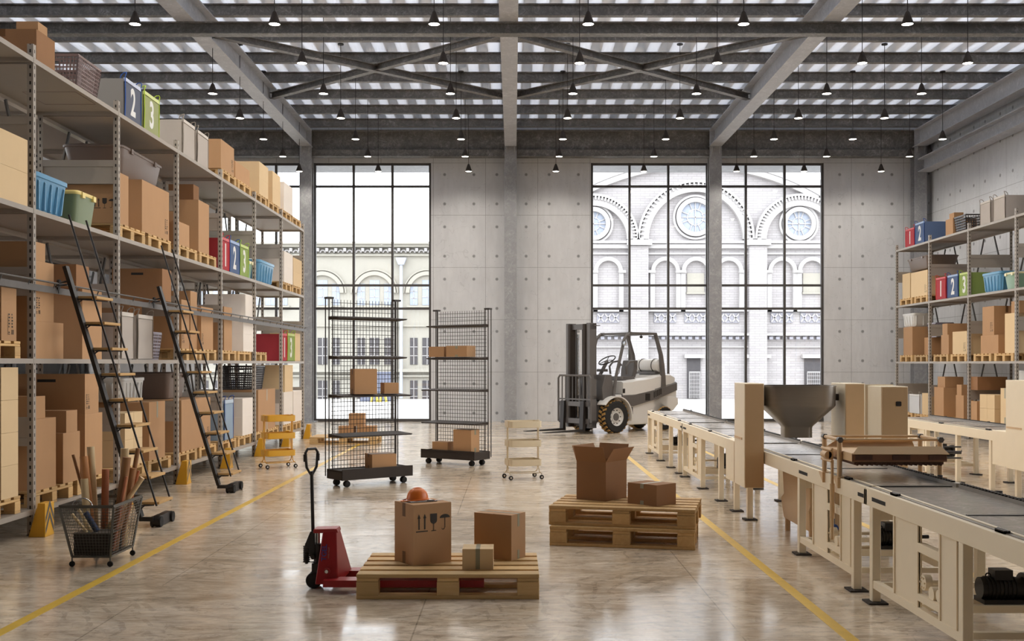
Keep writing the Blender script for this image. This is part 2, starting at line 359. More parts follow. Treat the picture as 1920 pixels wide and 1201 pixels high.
def window(name, x0, x1, z0, z1, xs, zs, y=YB+.05):
    b = MB(); t = .03
    for x in xs: b.box(x-t, x+t, y, y+.09, z0, z1)
    for z in zs: b.box(x0, x1, y+.01, y+.08, z-t, z+t)
    b.box(x0, x1, y-.02, y+.12, z0, z0+.07)
    o = struct(b.build(name, FRAME))
    MB().box(x0, x1, y+.04, y+.046, z0, z1).build('window_glass', GLASS, o)
for nm, (x0, x1) in (('window_1', WL), ('window_2', WR)):
    st = (x1-x0)/6; window(nm, x0, x1, 0, WT, [x0+.03]+[x0+st*i for i in range(1, 6)]+[x1-.03], [3.01, 3.63, 6.27, WT-.03])
k = 3
for xw, wins in ((XL-.15, LWZ), (XR+.15, RWZ)):
    for y0, y1, z0, z1 in wins:
        b = MB(); n = round((y1-y0)/1.4)
        for i in range(n+1): yy = y0+(y1-y0)*i/n; b.box(xw-.05, xw+.05, yy-.03, yy+.03, z0, z1)
        for z in (z0+.03, z0+(z1-z0)*.4, z0+(z1-z0)*.8, z1-.03): b.box(xw-.04, xw+.04, y0, y1, z-.03, z+.03)
        o = struct(b.build('window_%d' % k, FRAME)); MB().box(xw-.003, xw+.003, y0, y1, z0, z1).build('window_glass', GLASS, o); k += 1
struct(MB().box(XL-.3, XR+.3, YB+.36, 30.3, 6.93, 7.3).build('reflection_slab', COLM))     # eave-like slab outside, standing in for ceiling reflections in the glass
# floor lines
for nm, x, w_, y1 in (('trim_1', -2.95, .075, 20.6), ('trim_2', 1.894, .075, 18.3), ('trim_3', 3.36, .075, 19)):
    struct(MB().box(x-w_/2, x+w_/2, -1, y1, .0, .0015).build(nm, YLINE))
# roof deck: trapezoidal sheet running along the hall
def roof(ya, yb, solid):
    b = MB(); pitch = .46; prof = []; x = XL-.2
    while x < XR+.2: prof += [(x, ZD), (x+.23, ZD), (x+.27, ZD+.12), (x+.42, ZD+.12)]; x += pitch
    n = len(prof); b.v = [(px, ya, pz) for px, pz in prof]+[(px, yb, pz) for px, pz in prof]
    for i in range(n-1): b.f.append([i, i+1, n+i+1, n+i]); b.m.append(0 if i % 4 == 0 else 1)
    o = b.build('ceiling', [SOLID, SOLID] if solid else DECK); struct(o)
    sd = o.modifiers.new('thickness', 'SOLIDIFY'); sd.thickness = .02; sd.offset = 1
roof(YN-.3, 6.0, True); roof(6.0, YB+.35, False)  # near roof left opaque to keep top light off the foreground
def ibeam_x(b, x0, x1, y, z0, z1, fw, tf=.018, tw=.014):
    b.box(x0, x1, y-fw/2, y+fw/2, z0, z0+tf).box(x0, x1, y-fw/2, y+fw/2, z1-tf, z1).box(x0, x1, y-tw/2, y+tw/2, z0+tf, z1-tf)
def ibeam_y(b, x, y0, y1, z0, z1, fw, tf=.025, tw=.02):
    b.box(x-fw/2, x+fw/2, y0, y1, z0, z0+tf).box(x-fw/2, x+fw/2, y0, y1, z1-tf, z1).box(x-tw/2, x+tw/2, y0, y1, z0+tf, z1-tf)
CX = (-10.62, -5.45, -.08, 5.29, 10.66)
y = 27.86
while y > YN:
    b = MB(); ibeam_x(b, XL, XR, y, 7.676, ZD, .12); struct(b.build('roof_purlin', PURLIN)); y -= 1.48
for x in CX:
    b = MB(); ibeam_y(b, x, YN, 28.42, 7.23, 7.676, .31); b.box(x-.15, x+.15, 28.15, 28.17, 7.23, 7.66)
    struct(b.build('roof_girder', BEAM))
    b = MB(); b.box(x-.16, x+.16, 28.1, 28.13, .02, 7.23).box(x-.16, x+.16, 28.4, 28.43, .02, 7.23).box(x-.012, x+.012, 28.13, 28.4, .02, 7.23)
    b.box(x-.26, x+.26, 28.0, 28.5, 0, .03)
    for sx in (-.1, .1): b.prism([(28.1, 7.22), (28.1, 7.02), (28.02, 7.22)], 'x', x+sx-.012, x+sx+.012)
    for sx in (-.2, .2): b.cyl((x+sx, 28.05, .03), (x+sx, 28.05, .06), .018, n=8)
    struct(b.build('steel_column', COLM))
b = MB(); b.box(XL, XR, 28.3, 28.33, 6.98, 7.676).box(XL, XR, 28.17, 28.46, 6.98, 7.005).box(XL, XR, 28.2, 28.3, 7.005, 7.16).box(XL, XR, 28.17, 28.46, 7.65, 7.676)
struct(b.build('end_beam', PURLIN))
b = MB(); ibeam_x(b, XL, XR, 17.95, 7.03, 7.23, .2); struct(b.build('cross_beam', PURLIN))
b = MB(); ibeam_y(b, 10.75, YN, 28.1, 6.55, 6.9, .34); struct(b.build('wall_girder', BEAM))
for xa, xb in ((CX[1], CX[2]), (CX[2], CX[3])):
    for p, q in (((xa+.05, 19.4, 7.44), (xb-.05, 24.0, 7.44)), ((xa+.05, 24.0, 7.46), (xb-.05, 19.4, 7.46))):
        b = MB(); b.bar(p, q, .13, .015); b.bar((p[0], p[1], p[2]+.06), (q[0], q[1], q[2]+.06), .015, .12); b.bar((p[0], p[1], p[2]+.12), (q[0], q[1], q[2]+.12), .13, .015)
        struct(b.build('roof_brace', PURLIN))
# ---------------- pendant lamps ----------------
LAMPX = [-5.43, -3.43, -1.14, 1.07, 3.30, 5.65, 7.36, 9.31]; LAMPY = [27.2, 25.25, 23.3, 21.3, 19.37, 17.4, 15.4]
BULB = emis('warm_lamp_disc', LAMP_C, 14)
proto_parts = None
ordn = ['far left', 'second from the left', 'third from the left', 'fourth from the left', 'fourth from the right', 'third from the right', 'second from the right', 'far right']
rown = ['last row by the back wall', 'second row from the back wall', 'third row from the back wall', 'middle row of the hall', 'third row from the front', 'second row from the front', 'front row nearest the viewer']
ld = bpy.data.lights.new('lamp_light', 'SPOT'); ld.energy = LAMP_W; ld.color = LAMP_C; ld.spot_size = R(168); ld.spot_blend = .5; ld.shadow_soft_size = .06
protos = {}
def pendant(x, y, label):
    t = thing('pendant_lamp', label, 'lamp', (x, y, 0), 0, 'pendant lamps')
    if not protos:
        b = MB(); b.cyl((0, 0, 6.52), (0, 0, ZD-.01), .006, n=6); protos['cord'] = b.build('cord', BLACKST, t)
        b = MB(); b.cyl((0, 0, ZD-.03), (0, 0, ZD-.005), .06, n=16); protos['canopy'] = b.build('canopy', BLACKST, t)
        b = MB(); b.lathe([(.012, 6.6), (.03, 6.575), (.085, 6.42), (.088, 6.405), (.08, 6.405), (.025, 6.56), (.0, 6.57)], 24); protos['shade'] = b.build('lamp_shade', DKGREY, t)
        b = MB(); b.lathe([(0, 6.408), (.078, 6.41), (.078, 6.415), (0, 6.42)], 20); protos['bulb'] = b.build('bulb', BULB, t)
    else:
        for k in protos: inst(protos[k], t)
    l = bpy.data.objects.new('lamp_light', ld); COL.objects.link(l); l.parent = t; l.location = (0, 0, 6.39)
for j, yy in enumerate(LAMPY):
    for i, xx in enumerate(LAMPX):
        if (j == 5 and i == 0) or (j in (6,) and i >= 6) or (j in (3, 4, 5) and i == 7): continue
        pendant(xx, yy, 'small cone pendant lamp, %s, %s' % (ordn[i], rown[j]))
for yy in (13.43, 11.46, 9.5):                     # grid continued out of view: added lamps that warm the foreground
    for xx in LAMPX[:6]: pendant(xx, yy, 'unseen cone pendant lamp added above the foreground to light it')
# ---------------- pallets ----------------
def pallet_mesh_parts(l, w_, h):
    """l runs along local y (boards), w_ along local x; origin at the middle of the front edge"""
    t = h*.15; P = []
    nb = 5; bw = w_*.145
    for i in range(nb):
        x = -w_/2+bw/2+(w_-bw)*i/(nb-1); P.append(('top_board', (x-bw/2, x+bw/2, 0, l, h-t, h)))
    cw = l*.12
    for k in range(3):
        y = (l-cw)*k/2; P.append(('cross_board', (-w_/2+.003, w_/2-.003, y+.002, y+cw-.002, h-2*t, h-t-.0012)))
    kw = w_*.125
    for i in range(3):
        x = -w_/2+(w_-kw)*i/2
        for k in range(3):
            y = (l-cw)*k/2; P.append(('block', (x, x+kw, y, y+cw, t, h-2*t-.0015)))
        P.append(('bottom_board', (x, x+kw, 0, l, 0, t-.0005)))
    return P
def bevbox(x0, x1, y0, y1, z0, z1, c=.0025):        # board with broken edges
    b = MB(); L = []
    for z, i in ((z0, c), (z0+c, 0), (z1-c, 0), (z1, c)): L.append([(x0+i+c*(i == 0), y0+i, z), (x1-i-c*(i == 0), y0+i, z), (x1-i, y0+i+c*(i == 0), z), (x1-i, y1-i-c*(i == 0), z), (x1-i-c*(i == 0), y1-i, z), (x0+i+c*(i == 0), y1-i, z), (x0+i, y1-i-c*(i == 0), z), (x0+i, y0+i+c*(i == 0), z)])
    return b.loft(L)
_pm = {}
def pallet(loc, rz, label, l, w_, h, mat, parts=True, group=None):
    key = (l, w_, h, mat.name, parts)
    if key not in _pm:
        P = pallet_mesh_parts(l, w_, h); cache = []
        if parts:
            for nm, bx in P: cache.append((nm, bevbox(*bx).mesh(nm, mat)))
        else:
            b = MB()
            for nm, bx in P: b.box(*bx)
            cache.append(('pallet', b.mesh('pallet', mat)))
        _pm[key] = cache
    if parts:
        t = thing('wooden_pallet', label, 'pallet', loc, rz, group)
        for nm, me in _pm[key]:
            o = bpy.data.objects.new(nm, me); COL.objects.link(o); o.parent = t
    else:
        t = bpy.data.objects.new('wooden_pallet', _pm[key][0][1]); COL.objects.link(t); tag(t, label, 'pallet', group); t.location = loc; t.rotation_euler = (0, 0, rz)
    return t
# ---------------- boxes and bins: local front is -y, origin at the middle of the front edge ----------------
def marks_symbols(b, x0, z0, s, y=-.0012):          # this way up, fragile glass, keep dry
    def rect(xa, xb, za, zb): b.add([(x0+xa*s, y, z0+za*s), (x0+xb*s, y, z0+za*s), (x0+xb*s, y, z0+zb*s), (x0+xa*s, y, z0+zb*s)], [(0, 1, 2, 3)])
    def poly(p): b.add([(x0+a*s, y, z0+c*s) for a, c in p], [tuple(range(len(p)))])
    for cx in (.2, .62): rect(cx-.05, cx+.05, .1, .85); poly([(cx-.11, .8), (cx+.11, .8), (cx, 1.08)])
    rect(-.02, .84, -.06, .01)
    poly([(1.02, 1.05), (1.02, .62)]+[(1.27+.25*math.cos(R(a)), .62+.22*math.sin(R(a))) for a in range(180, 361, 20)]+[(1.52, 1.05)])
    rect(1.245, 1.295, -.02, .44); poly([(1.06, -.06), (1.48, -.06), (1.42, -.01), (1.12, -.01)])
    cx = 2.1; poly([(cx-.38, .72)]+[(cx+.38*math.cos(R(a)), .72+.24*math.sin(R(a))) for a in range(165, 14, -15)]+[(cx+.38, .72)])
    rect(cx-.03, cx+.03, .1, .75); pts = [(cx-.0+.13*math.cos(R(a))-.13, .1+.13*math.sin(R(a))) for a in range(0, -181, -20)]
    for p, q in zip(pts[:-1], pts[1:]):
        b.add([(x0+p[0]*s, y, z0+p[1]*s), (x0+q[0]*s, y, z0+q[1]*s), (x0+q[0]*s+.04*s*(0 if q[0] < cx-.13 else -1), y, z0+(q[1]+.05)*s), (x0+p[0]*s, y, z0+(p[1]+.05)*s)], [(0, 1, 2, 3)])
    for k in range(9): rect(cx-.35+.085*k, cx-.33+.085*k, 1.0+.07*(k % 3), 1.03+.07*(k % 3))
def marks_barcode(b, x0, z0, s, y=-.0012):
    r_ = random.Random(int(x0*1000)+int(z0*777))
    def rect(xa, xb, za, zb): b.add([(x0+xa*s, y, z0+za*s), (x0+xb*s, y, z0+za*s), (x0+xb*s, y, z0+zb*s), (x0+xa*s, y, z0+zb*s)], [(0, 1, 2, 3)])
    for i in range(4): rect(.55+.1*i, .6+.1*i, 0, .35)
    for r0 in range(5):
        for c in range(2):
            a = .1+.45*c; rect(a, a+.1+.18*r_.random(), .5+.22*r0, .62+.22*r0)
    rect(0, .04, 0, 1.5); rect(.0, .35, .0, .04); rect(.1, .3, .12, .2)
def carton(name, label, loc, rz, w_, d, h, mat, tape=None, mark=None, group=None, notch=False, scale_mark=None, cat='box', bev=.004):
    g = .003
    b = MB(); b.box(-w_/2, w_/2, 0, d, 0, h-g); b.box(-w_/2, w_/2, 0, d/2-.002, h-g, h).box(-w_/2, w_/2, d/2+.002, d, h-g, h)
    o = b.build(name, mat); tag(o, label, cat, group); o.location = loc; o.rotation_euler = (0, 0, rz)
    if tape:
        t = MB(); q = .0012; tw = min(.05, w_*.14)
        if tape in ('end', 'grey'):              # along the top seam (x) and down both ends
            t.box(-w_/2-q, w_/2+q, d/2-tw/2, d/2+tw/2, h, h+q)
            for s in (-1, 1):
                x = s*w_/2; t.box(min(x, x+s*q), max(x, x+s*q), d/2-tw/2, d/2+tw/2, h*.78, h+q); t.box(min(x, x+s*q), max(x, x+s*q), d/2-tw/2, d/2+tw/2, 0.002, h*.2)
        if tape == 'front':
            t.box(-tw/2, tw/2, -q, 0, h*.72, h+q); t.box(-tw/2, tw/2, -q, d+q, h, h+q); t.box(-tw/2, tw/2, -q, 0, 0.002, h*.2); t.box(-tw/2, tw/2, d, d+q, h*.72, h)
        if tape == 'full':
            t.box(-tw/2, tw/2, -q, 0, 0.002, h+q); t.box(-tw/2, tw/2, -q, d+q, h, h+q)
        t.build('tape', TAPE if tape != 'end' else TAPEB, o)
    if mark:
        k = MB()
        if mark == 'symbols': s = scale_mark or w_*.3; marks_symbols(k, -w_*.5+w_*.07, h*.56, w_*.36)
        if mark == 'barcode': marks_barcode(k, w_*.5-.16, h*.12, .12)
        if mark == 'barcode_l': marks_barcode(k, -w_*.5+.03, h*.12, .1)
        if mark == 'side':                        # printed on the end that faces the viewer
            i0 = len(k.v); marks_symbols(k, -.1, h*.3, .1); k.xf(Matrix.Translation((-w_/2, d*.3, 0)) @ Matrix.Rotation(R(-90), 4, 'Z'), i0)
        k.build('printed_marks', INK, o)
    if notch:
        k = MB(); k.box(-w_/2-.0015, -w_/2, d*.38, d*.62, h*.8, h*.87); k.build('hand_hole', SLOT, o)
    return o
_fm = {}
def fabmats(c):
    if c not in _fm:
        P = {'red': ('a8323a', 'd0353b', 'cf6a70'), 'blue': ('4c5f82', '2f57a0', '9fb4d6'), 'green': ('8a9e55', 'a9cc3a', 'c3d38a'), 'grey': ('b3aaa2', '8f857b', 'cfc8c0'), 'sky': ('8fa3b8', '3d5a9a', 'b8c8d8'), 'navy': ('5b6070', '2f57a0', 'c8d0e4'), 'lime': ('9aa071', 'b4cf3c', 'd3dc9a'), 'white': ('d5d8dc', 'b0aca6', 'e8e8e8')}[c]
        _fm[c] = [M('fabric_%s_%s' % (c, n), h, .85, var=.05) for n, h in zip(('body', 'piping', 'top_bar'), P)]
    return _fm[c]
NUM = M('pale_numeral', 'e2e2e0', .8, var=.03)
def fabric_bin(label, loc, rz, w_, d, h, c, num=None, group=None):
    fb, fp, ft = fabmats(c)
    fs = fb if c != 'navy' else M('fabric_grey_side', '8a8784', .85, var=.05)
    o = thing('fabric_storage_bin', label, 'storage bin', loc, rz, group)
    b = MB(); b.loft([rrect(w_-.02, d-.02, .012, z, 2, 0, d/2) for z in (.0, h*.5, h*.97)]); b.build('body', fs, o)
    b = MB(); b.box(-w_/2+.01, w_/2-.01, -.004, .0, h*.02, h*.9); 
    b.build('front_panel', fb, o)
    for s in (-1, 1):
        b = MB(); x = s*(w_/2-.008); b.tube([(x, -.004, .01), (x-s*.004, -.009, h*.5), (x, -.006, h*1.0), (x-s*.004, -.014, h+.03), (x-s*.012, -.018, h+.05), (x-s*.025, -.012, h+.06), (x-s*.03, .02, h+.055), (x-s*.028, .05, h+.03), (x-s*.026, .06, h*.97)], .006); b.build('piping', fp, o)
    b = MB(); b.loft([rrect(w_-.03, .03, .012, z, 3, 0, .004) for z in (h*.91, h*.995)]); b.build('top_bar', ft, o)
    if num: t_ = text_mesh(num, h*.95, NUM, 'numeral', o, (0, -.0052, h*.45), (R(90), 0, 0), .028); t_.scale = (min(.75, w_*.62/(h*.5)), 1, 1)
    return o
def tote(label, loc, rz, w_, d, h, mb, mr, ribs=0, group=None, lid=False, cat='storage bin'):
    o = thing('plastic_tote', label, cat, loc, rz, group)
    k = .84; r = min(w_, d)*.1; b = MB()
    b.loft([rrect(w_*k-.03, d*k-.03, r*.7, 0.0, 4, 0, d/2), rrect(w_*k, d*k, r, .015, 4, 0, d/2), rrect(w_*.97, d*.97, r*1.2, h*.9, 4, 0, d/2), rrect(w_*.93, d*.93, r*1.2, h*.9, 4, 0, d/2), rrect(w_*k-.03, d*k-.03, r, .02, 4, 0, d/2)], True, True)
    if ribs:
        for i in range(ribs):
            x = -w_*.36+w_*.72*i/(ribs-1)
            for ys, yt, sg in ((d/2-d*k/2, d/2-d*.485, -1), (d/2+d*k/2, d/2+d*.485, 1)):
                b.add([(x*k/.97-.012, ys, .02), (x*k/.97+.012, ys, .02), (x+.022, yt, h*.8), (x-.022, yt, h*.8), (x*k/.97-.012, ys+sg*.03, .03), (x*k/.97+.012, ys+sg*.03, .03), (x+.006, yt+sg*.004, h*.78), (x-.006, yt+sg*.004, h*.78)], [(0,1,5,4),(1,2,6,5),(2,3,7,6),(3,0,4,7),(4,5,6,7)])
        for i in range(max(2, ribs-1)):
            y = d/2-d*.34+d*.68*i/max(1, ribs-2)
            for sx in (-1, 1):
                b.add([(sx*w_*k/2, y-.012, .02), (sx*w_*k/2, y+.012, .02), (sx*w_*.485, y+.02, h*.8), (sx*w_*.485, y-.02, h*.8), (sx*(w_*k/2+.03), y-.01, .03), (sx*(w_*k/2+.03), y+.01, .03), (sx*(w_*.485+.004), y+.006, h*.78), (sx*(w_*.485+.004), y-.006, h*.78)], [(0,1,5,4),(1,2,6,5),(2,3,7,6),(3,0,4,7),(4,5,6,7)])
    b.build('tub', mb, o)
    b = MB()
    if lid:
        b.loft([rrect(w_*.99, d*.99, r*1.2, h*.88, 4, 0, d/2), rrect(w_, d, r*1.2, h*.9, 4, 0, d/2), rrect(w_, d, r*1.2, h*.95, 4, 0, d/2), rrect(w_*.93, d*.93, r, h, 4, 0, d/2), rrect(w_*.85, d*.85, r, h*.985, 4, 0, d/2)], True, True)
        b.build('lid', mr, o)
        c = MB()
        for sx in (-.28, .28): c.box(sx*w_-.035, sx*w_+.035, -.012, .012, h*.8, h*.96)
        c.build('clip', mr, o)
    else:
        b.loft([rrect(w_*.98, d*.98, r*1.2, h*.87, 4, 0, d/2), rrect(w_, d, r*1.2, h*.88, 4, 0, d/2), rrect(w_, d, r*1.2, h*.985, 4, 0, d/2), rrect(w_*.98, d*.98, r*1.2, h, 4, 0, d/2), rrect(w_*.92, d*.92, r, h, 4, 0, d/2), rrect(w_*.91, d*.91, r, h*.88, 4, 0, d/2)], False, False)
        b.build('rim', mr, o)
    return o
def basket(label, loc, rz, w_, d, h, mat, group=None, cell=.03):
    o = thing('plastic_basket', label, 'basket', loc, rz, group)
    k = .86; b = MB()
    def wall(p0, p1, q0, q1, nx, nz, grip):      # bottom edge p0-p1, top edge q0-q1
        P = lambda u, v: (Vector(p0)*(1-u)+Vector(p1)*u)*(1-v)+(Vector(q0)*(1-u)+Vector(q1)*u)*v
        nrm = (Vector(p1)-Vector(p0)).normalized()
        hu0, hu1, hv0, hv1 = (.3, .7, .68, .86) if grip else (2, 2, 2, 2)
        for i in range(nx+1):
            u = i/nx
            if hu0+.02 < u < hu1-.02: b.bar(P(u, 0), P(u, hv0), .012, .006); b.bar(P(u, hv1), P(u, 1), .012, .006)
            else: b.bar(P(u, 0), P(u, 1), .016 if i in (0, nx) else .014, .006)
        for j in range(nz+1):
            v = j/nz
            if hv0+.02 < v < hv1-.02: b.bar(P(0, v), P(hu0, v), .006, .012); b.bar(P(hu1, v), P(1, v), .006, .012)
            else: b.bar(P(0, v), P(1, v), .006, .03 if j in (0, nz) else .014)
        if grip: b.bar(P(hu0, hv0), P(hu1, hv0), .008, .014); b.bar(P(hu0, hv1), P(hu1, hv1), .008, .014); b.bar(P(hu0, hv0), P(hu0, hv1), .014, .008); b.bar(P(hu1, hv0), P(hu1, hv1), .014, .008)
    B = [(-w_/2*k, d/2-d/2*k, 0), (w_/2*k, d/2-d/2*k, 0), (w_/2*k, d/2+d/2*k, 0), (-w_/2*k, d/2+d/2*k, 0)]
    T = [(-w_/2, 0, h), (w_/2, 0, h), (w_/2, d, h), (-w_/2, d, h)]
    for i in range(4):
        j = (i+1) % 4; L = (Vector(T[j])-Vector(T[i])).length
        wall(B[i], B[j], T[i], T[j], max(6, int(L/cell)), max(6, int(h/cell)), i % 2)
    b.box(B[0][0], B[1][0], B[0][1], B[2][1], 0, .006); b.build('basket_body', mat, o)
    b = MB(); b.loft([rrect(w_+.012, d+.012, .02, h-.012, 3, 0, d/2), rrect(w_+.012, d+.012, .02, h+.006, 3, 0, d/2), rrect(w_-.02, d-.02, .02, h+.006, 3, 0, d/2), rrect(w_-.02, d-.02, .02, h-.012, 3, 0, d/2)], False, False); b.build('rim', mat, o)
    return o
# ---------------- racks ----------------
LT = [.235, 1.59, 2.94, 4.295]; TH = .045
def post_mesh(name, flip):
    """perforated angle post, corner at the origin: one flange faces the aisle (x), the other the viewer (-y)"""
    b = MB(); w_ = .055; t = .004; p = .072
    def flange(P, zt):
        z = 0.0; k = 0
        while z < zt-.001:
            z1 = min(z+p, zt); za = z+p*.3; zb = min(z+p*.72, zt)
            for u0, u1 in ((0, .36), (.64, 1)): b.mi = 0; b.quad(P(u0, z), P(u1, z), P(u1, z1), P(u0, z1))
            b.quad(P(.36, z), P(.64, z), P(.64, za), P(.36, za))
            b.mi = 1; b.quad(P(.36, za), P(.64, za), P(.64, zb), P(.36, zb)); b.mi = 0
            if zb < z1: b.quad(P(.36, zb), P(.64, zb), P(.64, z1), P(.36, z1))
            z = z1
    s = -1 if flip else 1
    flange(lambda u, z: (0, u*w_, z), 4.42)              # aisle flange in the plane x=0
    flange(lambda u, z: (-s*u*w_, 0, z), 4.42)           # viewer flange in the plane y=0
    b.mi = 0
    b.box(min(-s*.004, -s*w_), max(-s*.004, -s*w_), .002, .006, 0, 4.42); b.box(min(-s*.002, -s*.006), max(-s*.002, -s*.006), .004, w_, 0, 4.42)
    return b.mesh(name, [RACK, SLOT])
PML = post_mesh('rack_post', False); PMR = post_mesh('rack_post', True)
def rack(label, xf, depth, sgn, frames, group=None, rail=False, levels=LT):
    """sgn=+1: the aisle is on the +x side of xf"""
    t = thing('shelving_rack', label, 'rack', (xf, 0, 0), 0, group)
    for y in frames:
        for x, me, yy in ((0, PML if sgn > 0 else PMR, y), (-sgn*depth, PMR if sgn > 0 else PML, y)):
            o = bpy.data.objects.new('rack_post', me); COL.objects.link(o); o.parent = t; o.location = (x, yy, 0)
            f = MB(); f.box(x-.05, x+.05, yy-.02, yy+.08, 0, .012)
            f.build('foot_plate', DARKST, t)
        x0, x1 = sorted((-sgn*.05, -sgn*(depth-.05)))
        for k in range(len(levels)-1):
            zc = (levels[k]+levels[k+1])/2+.02
            b = MB(); b.box(x0, x1, y+.01, y+.03, zc-.13, zc+.13).box(x0, x1, y+.0, y+.04, zc+.06, zc+.13).box(x0, x1, y+.0, y+.04, zc-.13, zc-.06)
            b.build('end_panel', RACK, t)
    for ya, yb in zip(frames[:-1], frames[1:]):
        for k, z in enumerate(levels):
            x0, x1 = sorted((sgn*.004, -sgn*depth)); b = MB()
            b.box(x0, x1, ya+.003, yb-.003, z-.012, z)
            xa, xb = sorted((sgn*.004, -sgn*.006)); b.box(xa, xb, ya+.003, yb-.003, z-TH, z-.012)
            xa, xb = sorted((-sgn*depth, -sgn*(depth-.01))); b.box(xa, xb, ya+.003, yb-.003, z-TH, z-.012)
            b.box(x0+.02, x1-.02, ya+.05, ya+.07, z-TH, z-.012).box(x0+.02, x1-.02, yb-.05, yb-.03, z-TH, z-.012)
            b.build('shelf', RACK, t)
        for k in range(len(levels)-1):
            z0, z1 = levels[k]+.05, levels[k+1]-.06; ym = (ya+yb)/2; xr = -sgn*(depth-.02)
            for s in (-1, 1):
                e = ym+s*.85; c = ym+s*.25
                p, q = ((xr, e, z0), (xr, c, z1)) if k % 2 == 0 else ((xr, c, z0), (xr, e, z1))
                b = MB(); b.bar(p, q, .035, .02, up=(1, 0, 0)); b.build('back_brace', DARKST, t)
    if rail:
        y0, y1 = frames[0], frames[-1]; x = sgn*.05
        b = MB(); b.box(x-.004, x+.004, y0, y1, 2.195, 2.255); b.build('ladder_rail', M('galvanised_rail', '625d59', .5, metal=.2, var=.25, scale=10), t)
        b = MB(); b.cyl((x+.02, y0, 2.29), (x+.02, y1, 2.29), .009, n=8)
        y = y0+.3
        while y < y1: b.cyl((x+.02, y, 2.29), (x, y, 2.24), .006, n=6); y += .52
        b.build('ladder_rod', DARKST, t)
        for y in frames[1:]: MB().box(0, x, y+.01, y+.045, 2.2, 2.25).build('rail_bracket', DARKST, t)
    return t
FL = [7.58+2.075*i for i in range(8)]; XFL = -4.32
FR = [17.8+2.075*i for i in range(5)]; XFR = 9.3
rack('long grey steel rack along the left aisle with ladder rail', XFL, .88, 1, FL, rail=True)
rack('grey steel rack standing back to back behind the left aisle rack', -5.28, .88, 1, FL[:7])
rack('grey steel rack against the right concrete wall', XFR, .9, -1, FR)
# rack pallets
pal_l = {3: {4: 'ab', 5: 'ab', 6: 'ab'}, 2: {2: 'ab', 3: 'ab', 6: 'ab'}, 1: {0: 'b', 3: 'ab', 4: 'ab', 5: 'a'}, 0: {0: 'b', 1: 'ab', 2: 'ab', 3: 'ab', 4: 'ab', 5: 'ab', 6: 'ab'}}
pal_r = {2: {3: 'ab'}, 1: {3: 'ab', 2: 'ab', 1: 'ab'}, 0: {3: 'ab', 2: 'ab', 1: 'ab'}}
ln = ['bottom shelf', 'second shelf', 'third shelf', 'top shelf']; ordb = ['first', 'second', 'third', 'fourth', 'fifth', 'sixth', 'seventh']
PH = .15
for lv, bays in pal_l.items():
    for by, ab in bays.items():
        for c in ab:
            yc = FL[by]+(.5 if c == 'a' else 1.45)
            pallet((XFL-.02, yc, LT[lv]), R(90), 'wooden pallet on the left rack %s, %s bay from the front, %s half' % (ln[lv], ordb[by], 'nearer' if c == 'a' else 'farther'), .84, .84, PH, PWOOD, True, 'pallets on the left rack')
pallet((XFL-.3, 13.53, LT[1]), R(90), 'short wooden pallet under the dark carton, second left shelf beside the farther ladder', .5, .46, PH, PWOOD, True, 'pallets on the left rack')
for lv, bays in pal_r.items():
    for by, ab in bays.items():
        for c in ab:
            yc = FR[by]+(.55 if c == 'a' else 1.48)
            pallet((XFR+.02, yc, LT[lv]), R(-90), 'wooden pallet on the right rack %s, %s bay from the back wall, %s half' % (ln[lv], ordb[3-by], 'nearer' if c == 'a' else 'farther'), .84, .8, PH, PWOOD, False, 'pallets on the right rack')
MATS = dict(K=KRAFT, D=KRAFTD, C=CREAM, W=WHITEC)
def put(side, kind, a, b_, yt, base, depth, label, rec=0.0, **kw):
    """a: near edge, b_: far edge, yt: top of the near corner, all as read off the photograph, turned into real places on the shelf"""
    X = -(4.345+rec) if side == 'L' else 9.33+rec
    za = X*F/(a-963); zb = X*F/(b_-963); z1 = HC+(681-yt)*za/F
    if isinstance(base, str): z0 = LT[int(base[0])]+(PH if base[1:] == 'P' else 0)
    else: z0 = base
    z0 += .0008; w_ = zb-za-.006; h = z1-z0; loc = (X, (za+zb)/2, z0); rz = R(90) if side == 'L' else R(-90)
    if kind in MATS: return carton('cardboard_box', label, loc, rz, w_, depth, h, MATS[kind], **kw)
    if kind == 'F': return fabric_bin(label, loc, rz, w_, depth, h*.965, **kw)
    if kind == 'T': return tote(label, loc, rz, w_, depth, h, **kw)
    if kind == 'B': return basket(label, loc, rz, w_, depth, h, **kw)
# ---------------- things on the left rack ----------------
p = put; g1 = 'boxes on the left rack'
# top shelf
p('L','D',68,103,54,'3',.62,'large brown carton on the left end of the top left shelf',.02,tape='end')
z1 = HC+(681-54)*(4.345*F/(963-68))/F
p('L','K',71,89,40,z1,.2,'small open carton lying on the large brown carton, top left shelf',.04)
p('L','B',146,190,103,'3',.62,'taupe perforated basket on top left shelf beside the large brown carton',.03,mat=BASKP,cell=.036)
p('L','F',233,264,141,'3',.66,'blue trimmed bin numbered 2 on the top shelf of the left rack',c='navy',num='2')
p('L','F',269,298,166,'3',.66,'lime trimmed bin numbered 3 on the top shelf of the left rack',c='lime',num='3')
p('L','F',342,365,219,'3',.66,'grey fabric bin without number, top left shelf, nearer of the pair',c='grey')
p('L','F',369,390,240,'3',.66,'grey fabric bin without number, top left shelf, farther of the pair',c='grey')
p('L','K',414,439,260,'3P',.62,'tall brown carton standing on the first pallet of the top left shelf',mark='barcode')
p('L','K',441,468,301,'3P',.66,'tan carton in front of the cream stack on the top left shelf',.06)
